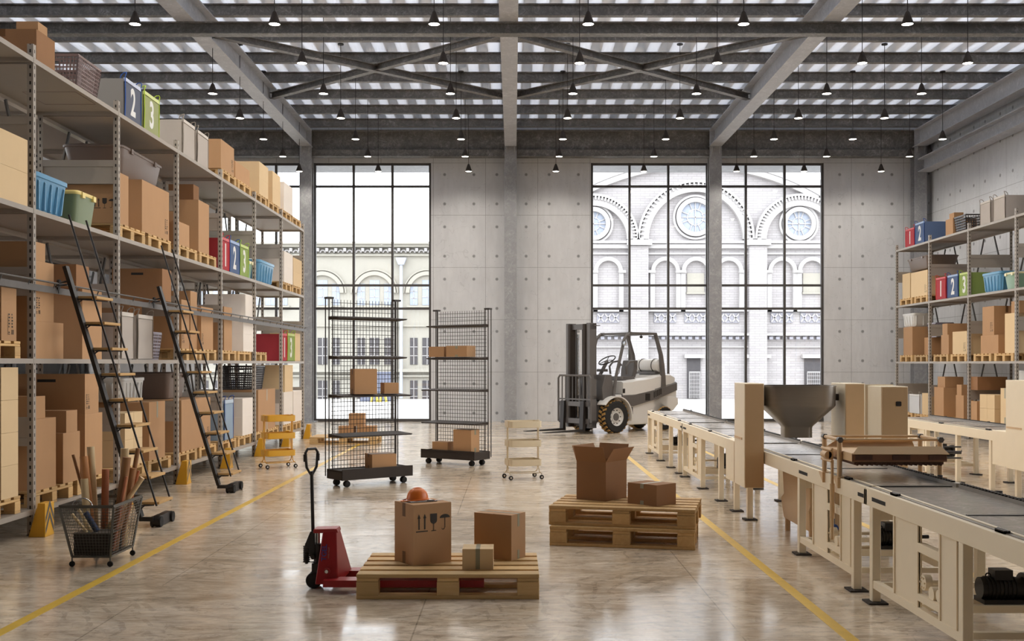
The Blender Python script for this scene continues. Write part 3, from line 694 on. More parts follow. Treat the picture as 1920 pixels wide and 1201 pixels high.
for k, (a, b_, yt, c, nm) in enumerate([(486,503,302,'C','cream'), (511,525.5,320,'C','pale cream'), (532,549,340,'W','white')]):
    X = -4.345; za = X*F/(a-963); z1 = HC+(681-yt)*za/F; zm = (z1+LT[3]+PH)/2; ym = 681-(zm-HC)*F/za
    p('L',c,a,b_,ym,'3P',.6,'lower %s box of the two high stack, top left shelf' % nm); p('L',c,a,b_,yt,zm,.6,'upper %s box of the two high stack, top left shelf' % nm)
# third shelf
za = 4.345*F/(963-3); zf = 4.345*F/(963-29)
for k in range(2): carton('cardboard_box', '%s cream box at the left picture edge on the third shelf' % ('lower', 'upper')[k], (-4.345, (za+zf)/2, 2.941+.3*k), R(90), .72, .6, .298, CREAM)
p('L','T',64.5,131,318,'2',.62,'large blue ribbed tub on the third shelf of the left rack near the front',mb=BLUEP,mr=BLUEP,ribs=5)
p('L','T',147,184,355,'2',.55,'sage green tub with yellow lid on the third shelf behind the ladder top',mb=GREENP,mr=LIDY,lid=True)
p('L','K',222,241,322,'2P',.6,'brown carton with handling symbols, third left shelf beside the yellow lidded tub',mark='side')
p('L','K',266,317,336,'2P',.62,'large tan carton with barcode on the third left shelf below the taupe tub',mark='barcode')
tote('taupe lidded tub lying on the tan carton, third shelf of the left rack', (-4.46, 12.95, HC+345*4.345/697+.002), R(90), 1.45, .7, .36, BROWNP, BROWNP, 0, None, True)
p('L','K',333.5,355,414,'2P',.6,'low brown carton on the third left shelf right of the barcode carton')
p('L','K',372,392,374,'2P',.62,'tall narrow brown carton on the third left shelf next to the red bin')
zt = HC+(681-374)*(4.345*F/(963-372))/F
p('L','D',362.5,373,345,zt,.35,'small brown carton on top of the tall narrow carton, third left shelf',.15)
p('L','F',415.5,429,441,'2',.62,'red trimmed bin on the third shelf of the left rack half behind a post',c='red',num='1')
p('L','F',430,448.5,446,'2',.62,'blue trimmed bin numbered 2 on the third shelf of the left rack',c='blue',num='2')
p('L','F',449.5,465.5,454,'2',.62,'green trimmed bin numbered 3 on the third shelf of the left rack',c='green',num='3')
p('L','T',466,475,487,'2',.5,'mint tub with cream lid between the green bin and the blue tub, left rack',mb=MINTP,mr=LIDC,lid=True)
p('L','T',487,516,485,'2',.6,'blue ribbed tub on the third shelf of the left rack far down the aisle',mb=BLUEP,mr=BLUEP,ribs=5)
def stack(a, b_, yt, lv, c, nm, dd=.6):
    za = 4.345*F/(963-a); z1 = HC+(681-yt)*za/F; z0 = LT[lv]+PH; zm = (z1+z0)/2; ym = 681-(zm-HC)*F/za
    p('L',c,a,b_,ym,'%dP' % lv,dd,'lower box of the %s' % nm); p('L',c,a,b_,yt,zm,dd,'upper box of the %s' % nm)
stack(532.5,549,470,2,'W','white pair at the far end of the third left shelf')
stack(550,566,482,2,'C','cream pair at the far end of the third left shelf')
# second shelf
p('L','K',2,31,537,'1P',.6,'brown carton with barcode at the left picture edge, second shelf',mark='barcode')
p('L','K',64,119,601,'1',.66,'wide low brown carton, bottom of the stack behind the first post, second left shelf')
z1 = HC+(681-601)*(4.345*F/(963-64))/F
p('L','K',64,101,487,z1,.64,'tall middle carton of the stack behind the first post, second left shelf',mark='barcode_l')
z2 = HC+(681-487)*(4.345*F/(963-64))/F
p('L','K',64,85,452,z2,.36,'small top carton of the stack behind the first post, second left shelf')
p('L','K',154,191,541,'1',.62,'tall brown carton behind the top steps of the nearer ladder')
z1 = HC+(681-541)*(4.345*F/(963-154))/F
p('L','D',142.5,167,495,z1,.5,'brown carton on top of the tall carton behind the nearer ladder',.03)
carton('cardboard_box', 'brown carton beside the second post, second left shelf, farther back', (-4.62, 11.57, 1.591), R(90), .3, .5, .62, KRAFTD)
p('L','F',226,250,580,'1',.62,'off white fabric bin on the second left shelf, nearer of the pair between the ladders',c='grey')
p('L','F',257,286,585,'1',.62,'off white fabric bin on the second left shelf, farther of the pair between the ladders',c='grey')
p('L','B',286.5,303,624,'1',.5,'mauve basket on the second left shelf beside the off white fabric bins',mat=PURPLE,cell=.04)
carton('cardboard_box', 'dark carton on a pallet below the carton with hand hole, second left shelf', (-4.75, 13.5, 1.741), R(90), .44, .4, .58, KRAFTD)
p('L','D',304,321,503,2.322,.62,'big dark carton with hand hole, second left shelf left of the farther ladder',notch=True)
p('L','K',340,355,561,'1P',.5,'narrow brown carton beside the third post, second left shelf',mark='barcode_l')
p('L','K',377,399.5,574,'1P',.45,'brown carton with a row of marks, second left shelf right of the farther ladder',mark='barcode_l')
z1 = HC+(681-574)*(4.345*F/(963-377))/F
p('L','K',357,369.5,545,'1P',.35,'brown carton between two cartons behind the farther ladder, second left shelf',.05)
tote('long grey translucent tub high on the second left shelf behind the farther ladder', (-4.82, 15.06, 2.36), R(90), 1.4, .36, .36, GREYTOTE, GREYTOTE, 6)
carton('cardboard_box', 'brown carton under the grey translucent tub, second left shelf', (-4.85, 15.4, 1.742), R(90), .7, .35, .615, KRAFTD)
p('L','K',420,435,574,'1P',.6,'brown carton on a pallet beside the fifth post, second left shelf')
stack(456,475,593,1,'W','white pair under the big white box, second left shelf')
z1 = HC+(681-593)*(4.345*F/(963-456))/F
p('L','W',460,474,551,z1,.66,'big white box on top of the white pair, second left shelf',.02)
carton('cardboard_box', 'narrow cream box next to the red bin, second left shelf', (-4.5, 18.5, 1.742), R(90), .5, .3, .55, CREAM)
p('L','F',528.5,537.5,622,'1',.66,'red bin on the second left shelf at the far end of the rack',c='red',num='1')
p('L','F',538.5,552,622,'1',.62,'green bin numbered 3 on the second left shelf at the far end of the rack',c='green',num='3')
p('L','C',553,563,624,'1',.5,'cream box in the far corner of the second left shelf')
# bottom shelf
za = 4.345*F/(963-2); zf = 4.345*F/(963-34)
for k in range(4): carton('cardboard_box', '%s of four cream boxes stacked at the left picture edge' % ('bottom one', 'second from the bottom', 'third from the bottom', 'top one')[k], (-4.345, (za+zf)/2, .386+.282*k), R(90), zf-za, .6, .28, CREAM)
p('L','K',66,105,786,'0P',.4,'tall brown carton behind the first post on the bottom left shelf')
z1 = HC+(681-786)*(4.345*F/(963-66))/F
p('L','K',64,85,743,z1,.3,'small carton on the tall carton behind the first post, bottom left shelf',.02)
carton('cardboard_box', 'brown carton with printed squares behind the cream stack, bottom left shelf', (-4.86, 10.06, .386), R(90), .6, .3, .5, KRAFTD)
p('L','K',118,150,812,'0P',.36,'brown carton behind the basket of rolls, bottom left shelf')
z1 = HC+(681-812)*(4.345*F/(963-118))/F
p('L','K',124,145,770,z1,.45,'squat carton on the carton behind the basket of rolls, bottom left shelf')
p('L','K',159,192,776,'0P',.4,'tall brown carton left of the nearer ladder foot, bottom left shelf')
z1 = HC+(681-776)*(4.345*F/(963-159))/F
p('L','K',159,185,701,z1,.78,'big dark carton with barcode on the tall carton left of the nearer ladder',mark='barcode_l',notch=True)
ya, yb = 12.0, 12.56
for r0 in range(2):
    for c0 in range(2):
        carton('cardboard_box', '%s %s small cream box of the block of four on the bottom left shelf' % (('lower', 'upper')[r0], ('nearer', 'farther')[c0]), (-4.345, ya+.14+.285*c0, .386+.302*r0), R(90), .28, .5, .3, CREAM)
carton('cardboard_box', 'brown carton behind the block of four cream boxes, bottom left shelf', (-4.95, 12.2, .386), R(90), .6, .24, .55, KRAFTD)
p('L','K',279.5,309.5,754,'0P',.66,'brown carton with tape and white tag, bottom left shelf between the ladders',tape='front')
z1 = HC+(681-754)*(4.345*F/(963-279.5))/F
tote('white ribbed tub on the taped carton, bottom left shelf between the ladders', (-4.6, 13.05, z1+.002), R(90), .72, .4, .29, WHITEPL, WHITEPL, 5)
p('L','K',340,394.5,750,'0P',.7,'very wide tan carton with barcode behind the farther ladder, bottom left shelf',mark='barcode')
z1 = HC+(681-750)*(4.345*F/(963-340))/F
tote('dark taupe lidded tub on the very wide tan carton, bottom left shelf', (-4.6, 14.75, z1+.002), R(90), .8, .58, .36, BROWNP, BROWNP, 0, None, True)
p('L','F',420,437,747,'0P',.62,'slate blue fabric bin on the bottom left shelf right of the farther ladder',c='sky')
stack(454.5,474,747,0,'W','white pair on the bottom left shelf under the black basket')
p('L','K',484,516,731,'0P',.64,'tan carton with open flap behind the yellow trolley, bottom left shelf',tape='front')
z1 = HC+(681-731)*(4.345*F/(963-484))/F
basket('black perforated basket on the bottom left shelf above the white pair', (-4.45, 18.85, z1+.002), R(90), .72, .66, .4, BLKP, None, .038)
stack(532,549,735,0,'W','white pair at the far end of the bottom left shelf')
z1 = HC+(681-735)*(4.345*F/(963-532))/F
zc = (1.52+z1)/2; 
p('L','C',534,549,681-(zc-HC)*F/(4.345*F/(963-534)),z1,.6,'lower cream box above the far white pair, bottom left shelf'); p('L','C',534,549,684,zc,.6,'upper cream box above the far white pair, bottom left shelf')
stack(550,566,733,0,'W','last white pair in the far corner of the bottom left shelf')
# boxes standing in the rack behind
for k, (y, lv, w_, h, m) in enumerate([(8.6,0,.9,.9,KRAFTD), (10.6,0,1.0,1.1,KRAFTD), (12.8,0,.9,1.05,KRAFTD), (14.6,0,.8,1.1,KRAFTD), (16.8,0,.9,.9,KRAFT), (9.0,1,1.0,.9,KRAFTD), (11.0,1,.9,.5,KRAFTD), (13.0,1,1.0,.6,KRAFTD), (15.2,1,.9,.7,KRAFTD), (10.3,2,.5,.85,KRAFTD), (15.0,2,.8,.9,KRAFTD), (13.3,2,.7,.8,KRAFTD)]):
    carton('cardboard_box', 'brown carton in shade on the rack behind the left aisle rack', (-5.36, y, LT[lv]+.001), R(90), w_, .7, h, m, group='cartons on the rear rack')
# ---------------- things on the right rack ----------------
q = lambda kind, a, b_, yt, base, depth, label, rec=0.0, **kw: put('R', kind, a, b_, yt, base, depth, label, rec, **kw)
q('F',1715,1698,424,'3',.5,'red bin numbered 1 on the top shelf of the right rack',c='red',num='1')
q('F',1733.5,1716,412,'3',.5,'blue bin numbered 2 on the top shelf of the right rack',c='blue',num='2')
q('K',1787,1773,408,'3',.5,'tan carton beside the brown basket, top shelf of the right rack')
z1 = HC+(681-408)*(9.33*F/(1787-963))/F
q('K',1789,1780,398,z1,.2,'small carton on the tan carton, top shelf of the right rack',.02)
q('B',1811,1789,402,'3',.42,'dark brown basket on the top shelf of the right rack',mat=BLKP,cell=.05)
q('F',1858,1838,372,'3',.5,'grey fabric bin on the top right shelf, farther of the pair',c='grey')
q('F',1885.5,1863,362,'3',.6,'grey fabric bin on the top right shelf, nearer of the pair',c='grey')
q('C',1706.5,1692,511,'2P',.5,'narrow cream carton near the back wall, third shelf of the right rack')
q('C',1739,1708,505,'2P',.5,'wide cream carton with barcode, third shelf of the right rack',mark='barcode')
tote('grey lidded tub lying on the cream cartons, third shelf of the right rack', (9.38, 25.0, 3.72), R(-90), 1.3, .75, .3, BROWNP, BROWNP, 0, None, True)
q('F',1774,1755,516,'2',.5,'red bin numbered 1 on the third shelf of the right rack',c='red',num='1')
q('F',1797,1776.6,511,'2',.5,'blue bin numbered 2 on the third shelf of the right rack',c='blue',num='2')
q('F',1817,1799.5,507,'2',.5,'green bin numbered 3 on the third shelf of the right rack',c='green',num='3')
q('T',1875,1840,507,'2',.5,'blue ribbed tub on the third shelf of the right rack',mb=BLUEP,mr=BLUEP,ribs=5)
q('T',1903,1881,508,'2',.6,'mint tub with cream lid at the right picture edge, third shelf',mb=MINTP,mr=LIDC,lid=True)
q('K',1711,1694,612,'1P',.45,'cream and brown carton under the white tub, second shelf of the right rack')
z1 = HC+(681-612)*(9.33*F/(1711-963))/F
tote('white ribbed tub on a carton near the back wall, second shelf of the right rack', (9.36, 25.5, z1+.002), R(-90), .75, .5, .32, WHITEPL, WHITEPL, 4)
carton('cardboard_box', 'low brown carton beside the first post, second shelf of the right rack', (9.5, 24.66, 1.742), R(-90), .34, .4, .4, KRAFT)
basket('mauve basket on the low brown carton, second shelf of the right rack', (9.5, 24.4, 2.155), R(-90), .5, .4, .3, PURPLE, None, .06)
q('K',1779,1764.5,627,'1P',.42,'cream and brown carton carrying a smaller one, second shelf of the right rack')
z1 = HC+(681-627)*(9.33*F/(1779-963))/F
q('K',1776.5,1767,606,z1,.5,'smaller carton lying on another, second shelf of the right rack')
q('C',1813,1786,620,'1P',.5,'wide cream carton with barcode, second shelf of the right rack',mark='barcode')
q('K',1872,1839,627,'1P',.5,'low wide carton under the big taped carton, second shelf of the right rack',.0,tape='end')
z1 = HC+(681-627)*(9.33*F/(1872-963))/F
q('K',1864,1842,573,z1,.5,'big carton with brown tape on the second shelf of the right rack',tape='end',mark='barcode')
q('C',1903,1884,586,'1P',.6,'tall cream carton at the right picture edge, second shelf')
z1 = HC+(681-586)*(9.33*F/(1903-963))/F
q('K',1912,1896,563,z1,.4,'carton on the tall cream carton at the right picture edge, second shelf',.06)
q('F',1725,1705,738,'0P',.4,'pale blue fabric bin near the back wall, bottom shelf of the right rack',c='white')
q('C',1740,1729,737,'0P',.3,'narrow cream carton beside the pale blue bin, bottom shelf of the right rack')
q('K',1769.5,1751.6,726,'0P',.4,'tall carton carrying a smaller carton, bottom shelf of the right rack')
z1 = HC+(681-726)*(9.33*F/(1769.5-963))/F
q('K',1772,1758,706,z1,.4,'smaller carton on the tall carton, bottom shelf of the right rack',.05)
q('K',1807,1792,741,'0P',.2,'carton carrying the smallest carton, bottom shelf of the right rack')
z1 = HC+(681-741)*(9.33*F/(1807-963))/F
q('K',1803,1794,721,z1,.18,'smallest carton on top of another, bottom shelf of the right rack')
q('K',1832,1820.5,752,'0P',.5,'narrow carton below the dark carton with hand hole, bottom shelf of the right rack')
z1 = HC+(681-752)*(9.33*F/(1832-963))/F
q('D',1833,1820.5,706,max(z1, 1.008),.6,'dark carton with hand hole, bottom shelf of the right rack',.02)
yb = 9.33*F/(1865-963); ya = 9.33*F/(1837-963); wq = (ya-yb)/2
for r0 in range(2):
    for c0 in range(2): carton('cardboard_box', '%s %s cream box of the block of four on the bottom right shelf' % (('lower', 'upper')[r0], ('nearer', 'farther')[c0]), (9.33, yb+wq*(c0+.5), .386+.275*r0), R(-90), wq-.006, .45, .272, CREAM)
q('C',1893,1876,728,'0P',.5,'tall cream carton with tape beside the block of four, bottom right shelf',tape='front')
tote('white tub high on the bottom shelf at the right picture edge', (9.5, 20.14, 1.115), R(-90), .4, .4, .3, WHITEPL, WHITEPL, 0)
carton('cardboard_box', 'brown carton under the white tub, bottom shelf of the right rack', (9.6, 20.12, .386), R(-90), .3, .35, .727, KRAFTD)
# corner guards at the rack posts
GP = []
for i, y in enumerate(FL[1:]):
    t = thing('corner_guard', 'yellow corner guard with grey chevrons at the %s rack post from the left' % ordb[i], 'corner guard', (XFL+.015, y-.1, 0), 0, 'corner guards on the left rack')
    if not GP:
        b = MB(); b.add([(-.015, 0, 0), (.135, 0, 0), (.135, .19, 0), (-.015, .19, 0), (.06, .02, .3), (.135, .0, .3), (.135, .19, .3), (.06, .17, .3)], [(3,2,1,0), (4,5,6,7), (0,1,5,4), (1,2,6,5), (2,3,7,6), (3,0,4,7)])
        GP.append(b.build('guard_body', YELLOWP, t, bevel=.004))
        b = MB()
        for z in (.0, .1):
            b.add([(.1365, .01, z+.02), (.1365, .095, z+.165), (.1365, .18, z+.02), (.1365, .18, z+.075), (.1365, .095, z+.225), (.1365, .01, z+.075)], [(0, 1, 4, 5), (1, 2, 3, 4)])
        GP.append(b.build('chevron', GREYCH, t))
    else:
        for o in GP: inst(o, t)
# ---------------- front pallet with its boxes, pallet jack ----------------
pallet((-1.032, 7.44, 0), R(-90), 'pale wooden pallet in the foreground carrying three cartons', 1.2, .8, .165, PWOOD2)
carton('cardboard_box', 'tall carton with up arrows, glass and umbrella symbols on the front pallet', (-.5585, 7.4015, .166), R(34.5), .30, .27, .415, KRAFT, tape='end', mark='symbols')
carton('cardboard_box', 'square carton taped down its right side on the front pallet', (.034, 7.595, .166), R(60), .2, .306, .318, KRAFT, tape='front')
carton('cardboard_box', 'small light carton with broad grey tape on the front pallet', (-.24, 7.19, .166), 0, .207, .195, .138, CREAM, tape='full')
t = thing('clipboard', 'clipboard with white paper under the orange hard hat', 'clipboard', (-.655, 7.53, .5815), R(28))
MB().box(-.1, .1, -.07, .07, 0, .004).build('board', DKGREY, t); MB().box(-.094, .094, -.064, .066, .004, .0055).build('paper', PAPER, t); MB().box(-.1, -.085, -.03, .03, .004, .01).build('clip', CHROME, t)
t = thing('pen', 'dark red pen on the clipboard', 'pen', (-.575, 7.5, .5905), R(30))
MB().cyl((-.032, 0, 0), (.02, 0, 0), .0032, n=8).build('barrel', BLACKST, t); MB().cyl((.02, 0, 0), (.034, 0, 0), .0034, .001, n=8).build('tip', RED, t)
t = thing('hard_hat', 'orange hard hat on top of the tall symbol carton', 'hard hat', (-.675, 7.54, .589), R(-150))
b = MB(); L = []
for k in range(9):
    a = R(90*k/8); s = math.cos(a)**.75 if k < 8 else .02; z = .078*math.sin(a)+.006
    L.append([(.078*s*math.cos(R(u)), .066*s*math.sin(R(u)), z) for u in range(0, 360, 12)])
b.loft(L, False, True); b.build('shell', ORANGE, t)
b = MB(); b.loft([[((.08+e+.04*max(0, math.cos(R(u)))**2)*math.cos(R(u)), (.066+e)*math.sin(R(u)), z-.008*max(0, math.cos(R(u)))**2) for u in range(0, 360, 12)] for e, z in ((-.006, .004), (.006, .004), (.007, .008), (-.002, .011))], False, False); b.build('brim', ORANGE, t)
b = MB()
for yy in (-.014, .0, .014): b.tube([(.07*math.cos(R(a)), yy, .004+.08*math.sin(R(a))**.9) for a in range(20, 161, 10)], .005 if yy == 0 else .0035, 6)
b.build('ridge', ORANGE, t)
# pallet jack
t = thing('pallet_jack', 'red hand pallet jack with black handle, forks in the front pallet', 'pallet jack', (-1.3, 7.44, 0))
b = MB()
for y in (-.17, .17): b.prism([(y-.07, .045), (y+.07, .045), (y+.065, .09), (y-.065, .09)], 'x', .02, 1.1)
b.build('fork', RED, t)
b = MB()
fr = [(-.05, .055), (.115, .055), (.1, .4), (.03, .41), (-.0, .39)]
b.loft([[(-.045, -.17, .05), (.11, -.17, .05), (.085, -.07, .395), (-.01, -.07, .395)], [(-.045, .17, .05), (.155, .17, .08), (.085, .07, .395), (-.01, .07, .395)]])
b.build('frame', RED, t, bevel=.006)
MB().prism([(-.075, .38), (.095, .385), (.085, .412), (-.075, .408)], 'y', -.07, .07).build('top_plate', RED, t, bevel=.004)
b = MB(); b.cyl((.035, -.16, .14), (.035, -.175, .14), .022, n=16); b.build('bolt_ring', RED, t); MB().cyl((.035, -.17, .14), (.035, -.185, .14), .012, n=12).build('axle_bolt', CHROME, t)
b = MB(); b.cyl((-.055, 0, .08), (-.055, 0, .29), .03, n=16); b.box(-.09, -.02, -.05, .05, .1, .17).cyl((-.055, 0, .29), (-.055, 0, .3), .034); b.box(-.09, -.07, -.06, .06, .2, .23); b.build('pump', BLACKST, t)
MB().cyl((-.055, 0, .29), (-.055, 0, .39), .013).build('piston', CHROME, t)
for y in (-.045, .045):
    b = MB(); b.lathe([(.004, y-.022), (.05, y-.022), (.0545, y-.016), (.0545, y+.016), (.05, y+.022), (.004, y+.022)], 24, (-.075, 0, .055), 'y'); b.build('steer_wheel', RUBBER, t)
b = MB(); b.prism([(-.115, .24), (-.105, .385), (-.075, .385), (-.07, .2), (-.1, .2)], 'y', -.03, .03); b.prism([(-.12, .24), (-.145, .27), (-.14, .3), (-.105, .385)], 'y', -.02, .02); b.build('handle_bracket', BLACKST, t)
b = MB()
for k in range(9): b.tube([(-.135+.02*math.cos(R(u)), .02*math.sin(R(u)), .175+.013*k) for u in range(0, 360, 30)], .0045, 6, True)
b.cyl((-.135, 0, .16), (-.135, 0, .3), .011); b.build('spring', DKGREY, t)
MB().cyl((-.15, 0, .172), (-.03, 0, .172), .004, n=8).build('release_rod', CHROME, t)
b = MB(); b.cyl((-.09, 0, .37), (-.1, 0, .8), .012); b.build('handle_shaft', BLACKST, t)
b = MB(); i0 = 0
pts = [(0, 0, .765), (0, -.045, .83), (0, -.055, .93), (0, -.035, .955), (0, .035, .955), (0, .055, .93), (0, .045, .83)]
b.tube(pts, .0095, 8, True); b.xf(Matrix.Translation((-.1, 0, 0)) @ Matrix.Rotation(R(-38), 4, 'Z')); b.build('handle_loop', BLACKST, t)
b = MB(); b.cyl((0, -.056, .87), (0, -.058, .92), .013).cyl((0, .056, .87), (0, .058, .92), .013); b.xf(Matrix.Translation((-.1, 0, 0)) @ Matrix.Rotation(R(-38), 4, 'Z')); b.build('hand_grip', DKGREY, t)
LOGO = M('blue_logo', '4a4f96', .5, var=.02); LOGO2 = M('pale_logo', 'b08078', .5, var=.02)
# plate normal on the -y side tilts upward
ang = math.atan2(.1, .345); nrm = Matrix.Rotation(R(90)-ang, 4, 'X') 
for txt, sz, dx, mt, nm in (('TGEL', .048, .008, LOGO, 'logo'), ('HAND PALLET', .012, .038, LOGO2, 'logo_line')):
    o = text_mesh(txt, sz, mt, nm, t, (0, 0, 0), (0, 0, 0), .02, .0006)
    o.matrix_local = Matrix.Translation((dx, -.1115, .255)) @ nrm @ Matrix.Rotation(R(90), 4, 'Z')
# ---------------- pallet stack on the right with open box ----------------
pallet((.387, 9.52, 0), R(-101.7), 'lower brown pallet of the stack of two right of centre', 1.22, .8, .165, PWOOD)
pallet((.397, 9.60, .1652), R(-103.5), 'upper brown pallet of the stack of two, carrying the open carton', 1.24, .82, .165, PWOOD)
def open_box(loc, rz, w_, d, h, label):
    t = thing('open_cardboard_box', label, 'box', loc, rz); q = .004
    b = MB(); b.box(-w_/2, w_/2, 0, q, 0, h).box(-w_/2, w_/2, d-q, d, 0, h).box(-w_/2, -w_/2+q, q, d-q, 0, h).box(w_/2-q, w_/2, q, d-q, 0, h).box(-w_/2, w_/2, 0, d, 0, q); b.build('box_body', KRAFTD, t)
    fl = .145
    for i, (p0, p1, nx, ny, tilt) in enumerate([((-w_/2, 0), (w_/2, 0), 0, -1, 33), ((-w_/2, d), (w_/2, d), 0, 1, 20), ((-w_/2, 0), (-w_/2, d), -1, 0, 20), ((w_/2, 0), (w_/2, d), 1, 0, 16)]):
        a = R(tilt); ox, oy, oz = nx*fl*math.sin(a), ny*fl*math.sin(a), fl*math.cos(a); tx, ty = -nx*q, -ny*q
        A = Vector((*p0, h)); B = Vector((*p1, h)); O = Vector((ox, oy, oz)); T = Vector((tx, ty, 0))
        b = MB(); b.loft([[A, B, B+O, A+O], [A+T, B+T, B+O+T, A+O+T]]); b.build('flap', KRAFTD, t)
    return t
open_box((.919, 9.60, .3307), R(54.5), .37, .304, .343, 'open brown carton with raised flaps on the stack of two pallets')
carton('cardboard_box', 'flat closed carton beside the open carton on the stack of two pallets', (1.311, 9.216, .3307), R(43.7), .266, .32, .18, KRAFTD, tape='grey')
# ---------------- wheeled wire display racks ----------------
def castor(b, x, y, r, z=0): b.lathe([(r*.1, -r*.35), (r*.92, -r*.35), (r, -r*.2), (r, r*.2), (r*.92, r*.35), (r*.1, r*.35)], 16, (x, y, z+r), 'y')
WIRE = M('dark_wire', '37312d', .5, metal=.3, var=.1)
DISP = []
def display(loc, rz, label):
    t = thing('wire_display_rack', label, 'display rack', loc, rz, None)
    if DISP:
        for o in DISP: inst(o, t)
        return t
    W, D = 1.035, .4; P = []
    b = MB(); b.box(0, W, 0, .012, .09, .225).box(0, W, D-.012, D, .09, .21).box(0, .012, 0, D, .09, .21).box(W-.012, W, 0, D, .09, .21).box(0, W, 0, D, .19, .2); P.append(b.build('base_tray', DKGREY, t))
    for x in (.1, W-.1):
        for y in (.07, D-.07):
            b = MB()
            for s in (-.016, .016): castor(b, x, y+s, .04)
            P.append(b.build('castor_wheel', RUBBER, t)); b = MB(); b.bar((x, y, .04), (x, y, .09), .012, .06); P.append(b.build('castor_fork', BLACKST, t))
    b = MB()
    n = 20
    for i in range(1, n): b.cyl((.05+(W-.1)*i/n, D-.02, .2), (.05+(W-.1)*i/n, D-.02, 2.36), .0036, n=5)
    z = .25
    while z < 2.37: b.cyl((.05, D-.023, z), (W-.05, D-.023, z), .0036, n=5); z += .0575
    P.append(b.build('wire_mesh', WIRE, t))
    for x0 in (.0, W):
        b = MB(); sg = 1 if x0 == 0 else -1
        for dx, dy in ((-.02, .02), (.02, .0), (.055, -.03)): b.cyl((x0+sg*dx, D-.02+dy, .12), (x0+sg*dx, D-.02+dy, 2.37), .0075, n=8)
        xa, xb = sorted((x0-sg*.03, x0+sg*.065)); b.box(xa, xb, D-.065, D+.012, 2.365, 2.39); P.append(b.build('post', WIRE, t))
    for z, dd in ((2.1, .28), (1.6, .28), (1.11, .4), (.61, .4)):
        b = MB(); b.loft([[(0, D-.03, z), (W, D-.03, z), (W-.02, D-dd, z+.012), (.02, D-dd, z+.012)], [(0, D-.03, z+.045), (W, D-.03, z+.045), (W, D-dd, z+.028), (0, D-dd, z+.028)]]); P.append(b.build('shelf', DKGREY, t, bevel=.003))
    DISP.extend(P); return t
display((-2.124, 13.32, 0), R(38.2), 'black wheeled wire rack left of centre, nearer of the two'); display((-1.44, 16.65, 0), R(-34.5), 'black wheeled wire rack at the concrete wall, farther of the two')
def on_rack(o, u, v, z):
    m = Matrix.Translation(o[0]) @ Matrix.Rotation(o[1], 4, 'Z'); return tuple(m @ Vector((u, v, z)))
R1 = ((-2.124, 13.32, 0), R(38.2)); R2 = ((-1.44, 16.65, 0), R(-34.5))
carton('cardboard_box', 'large taped carton on the middle shelf of the nearer wire rack', on_rack(R1, .37, .06, 1.157), R(22), .29, .25, .32, KRAFT, tape='end')
carton('cardboard_box', 'small carton on the middle shelf of the nearer wire rack', on_rack(R1, .75, .06, 1.157), R(22), .19, .2, .14, KRAFT, tape='end')
carton('cardboard_box', 'low wide carton on the base of the nearer wire rack', on_rack(R1, .63, .04, .2005), R(27), .33, .28, .185, KRAFT, tape='end')
carton('cardboard_box', 'long carton on the second shelf of the farther wire rack, left one', on_rack(R2, .2, .135, 1.6465), R(-34.5), .3, .2, .16, KRAFT)
carton('cardboard_box', 'long carton with grey tape on the second shelf of the farther wire rack', on_rack(R2, .6, .125, 1.6465), R(-34.5), .4, .22, .17, KRAFT, tape='front')
carton('cardboard_box', 'small low carton on the base of the farther wire rack', on_rack(R2, .33, .06, .2005), R(-28), .28, .2, .14, KRAFT)
carton('cardboard_box', 'tall carton on the base of the farther wire rack', on_rack(R2, .76, .06, .2005), R(-32), .33, .22, .34, KRAFT, tape='grey')
# pallet with three boxes on the floor behind the wire rack
pallet((-3.9, 20.9, 0), R(-90), 'wooden pallet on the floor behind the nearer wire rack', 1.28, .8, .14, PWOOD2)
carton('cardboard_box', 'left carton of the three on the floor pallet behind the wire rack', (-3.22, 20.65, .1408), 0, .3, .3, .2, KRAFT)
carton('cardboard_box', 'right carton of the three on the floor pallet behind the wire rack', (-2.84, 20.65, .1408), 0, .36, .3, .2, KRAFT)
carton('cardboard_box', 'top carton of the three on the floor pallet behind the wire rack', (-3.03, 20.67, .3415), 0, .29, .28, .24, KRAFT)
# ---------------- utility trolleys ----------------
def trolley(loc, rz, mat, label):
    t = thing('utility_trolley', label, 'trolley', loc, rz); W, D = .43, .33
    for z in (.18, .435, .69):
        b = MB(); b.loft([rrect(W-.02, D-.02, .03, z, 3), rrect(W, D, .03, z+.005, 3), rrect(W, D, .03, z+.088, 3), rrect(W-.008, D-.008, .028, z+.088, 3), rrect(W-.012, D-.012, .028, z+.012, 3)]); b.build('tray', mat, t)
    for sx in (-1, 1):
        b = MB()
        for s in (-.022, .022): b.tube([(sx*W/2, s, .79), (sx*W/2, s, .15), (sx*W/2, s*1.8, .11), (sx*W/2, s*4.5, .085), (sx*W/2, s*7, .08)], .007, 8)
        b.box(sx*W/2-.008, sx*W/2+.008, -.05, .05, .69, .78).box(sx*W/2-.008, sx*W/2+.008, -.05, .05, .435, .525).box(sx*W/2-.008, sx*W/2+.008, -.05, .05, .18, .27); b.build('side_frame', mat, t)
    b = MB()
    for s in (-.1, .1): b.tube([(-W/2, s, .085), (-W/2+.03, s*.9, .08), (W/2-.03, s*.9, .08), (W/2, s, .085)], .006, 6)
    b.build('base_bar', mat, t)
    for sx in (-1, 1):
        for s in (-1, 1):
            b = MB(); castor(b, sx*W/2, s*.155, .03); b.build('castor_wheel', RUBBER, t); b = MB(); b.lathe([(.001, -.013), (.013, -.013), (.013, .013), (.001, .013)], 12, (sx*W/2, s*.155, .03), 'y'); b.cyl((sx*W/2, s*.155, .045), (sx*W/2, s*.155, .085), .006); b.build('castor_hub', CHROME, t)
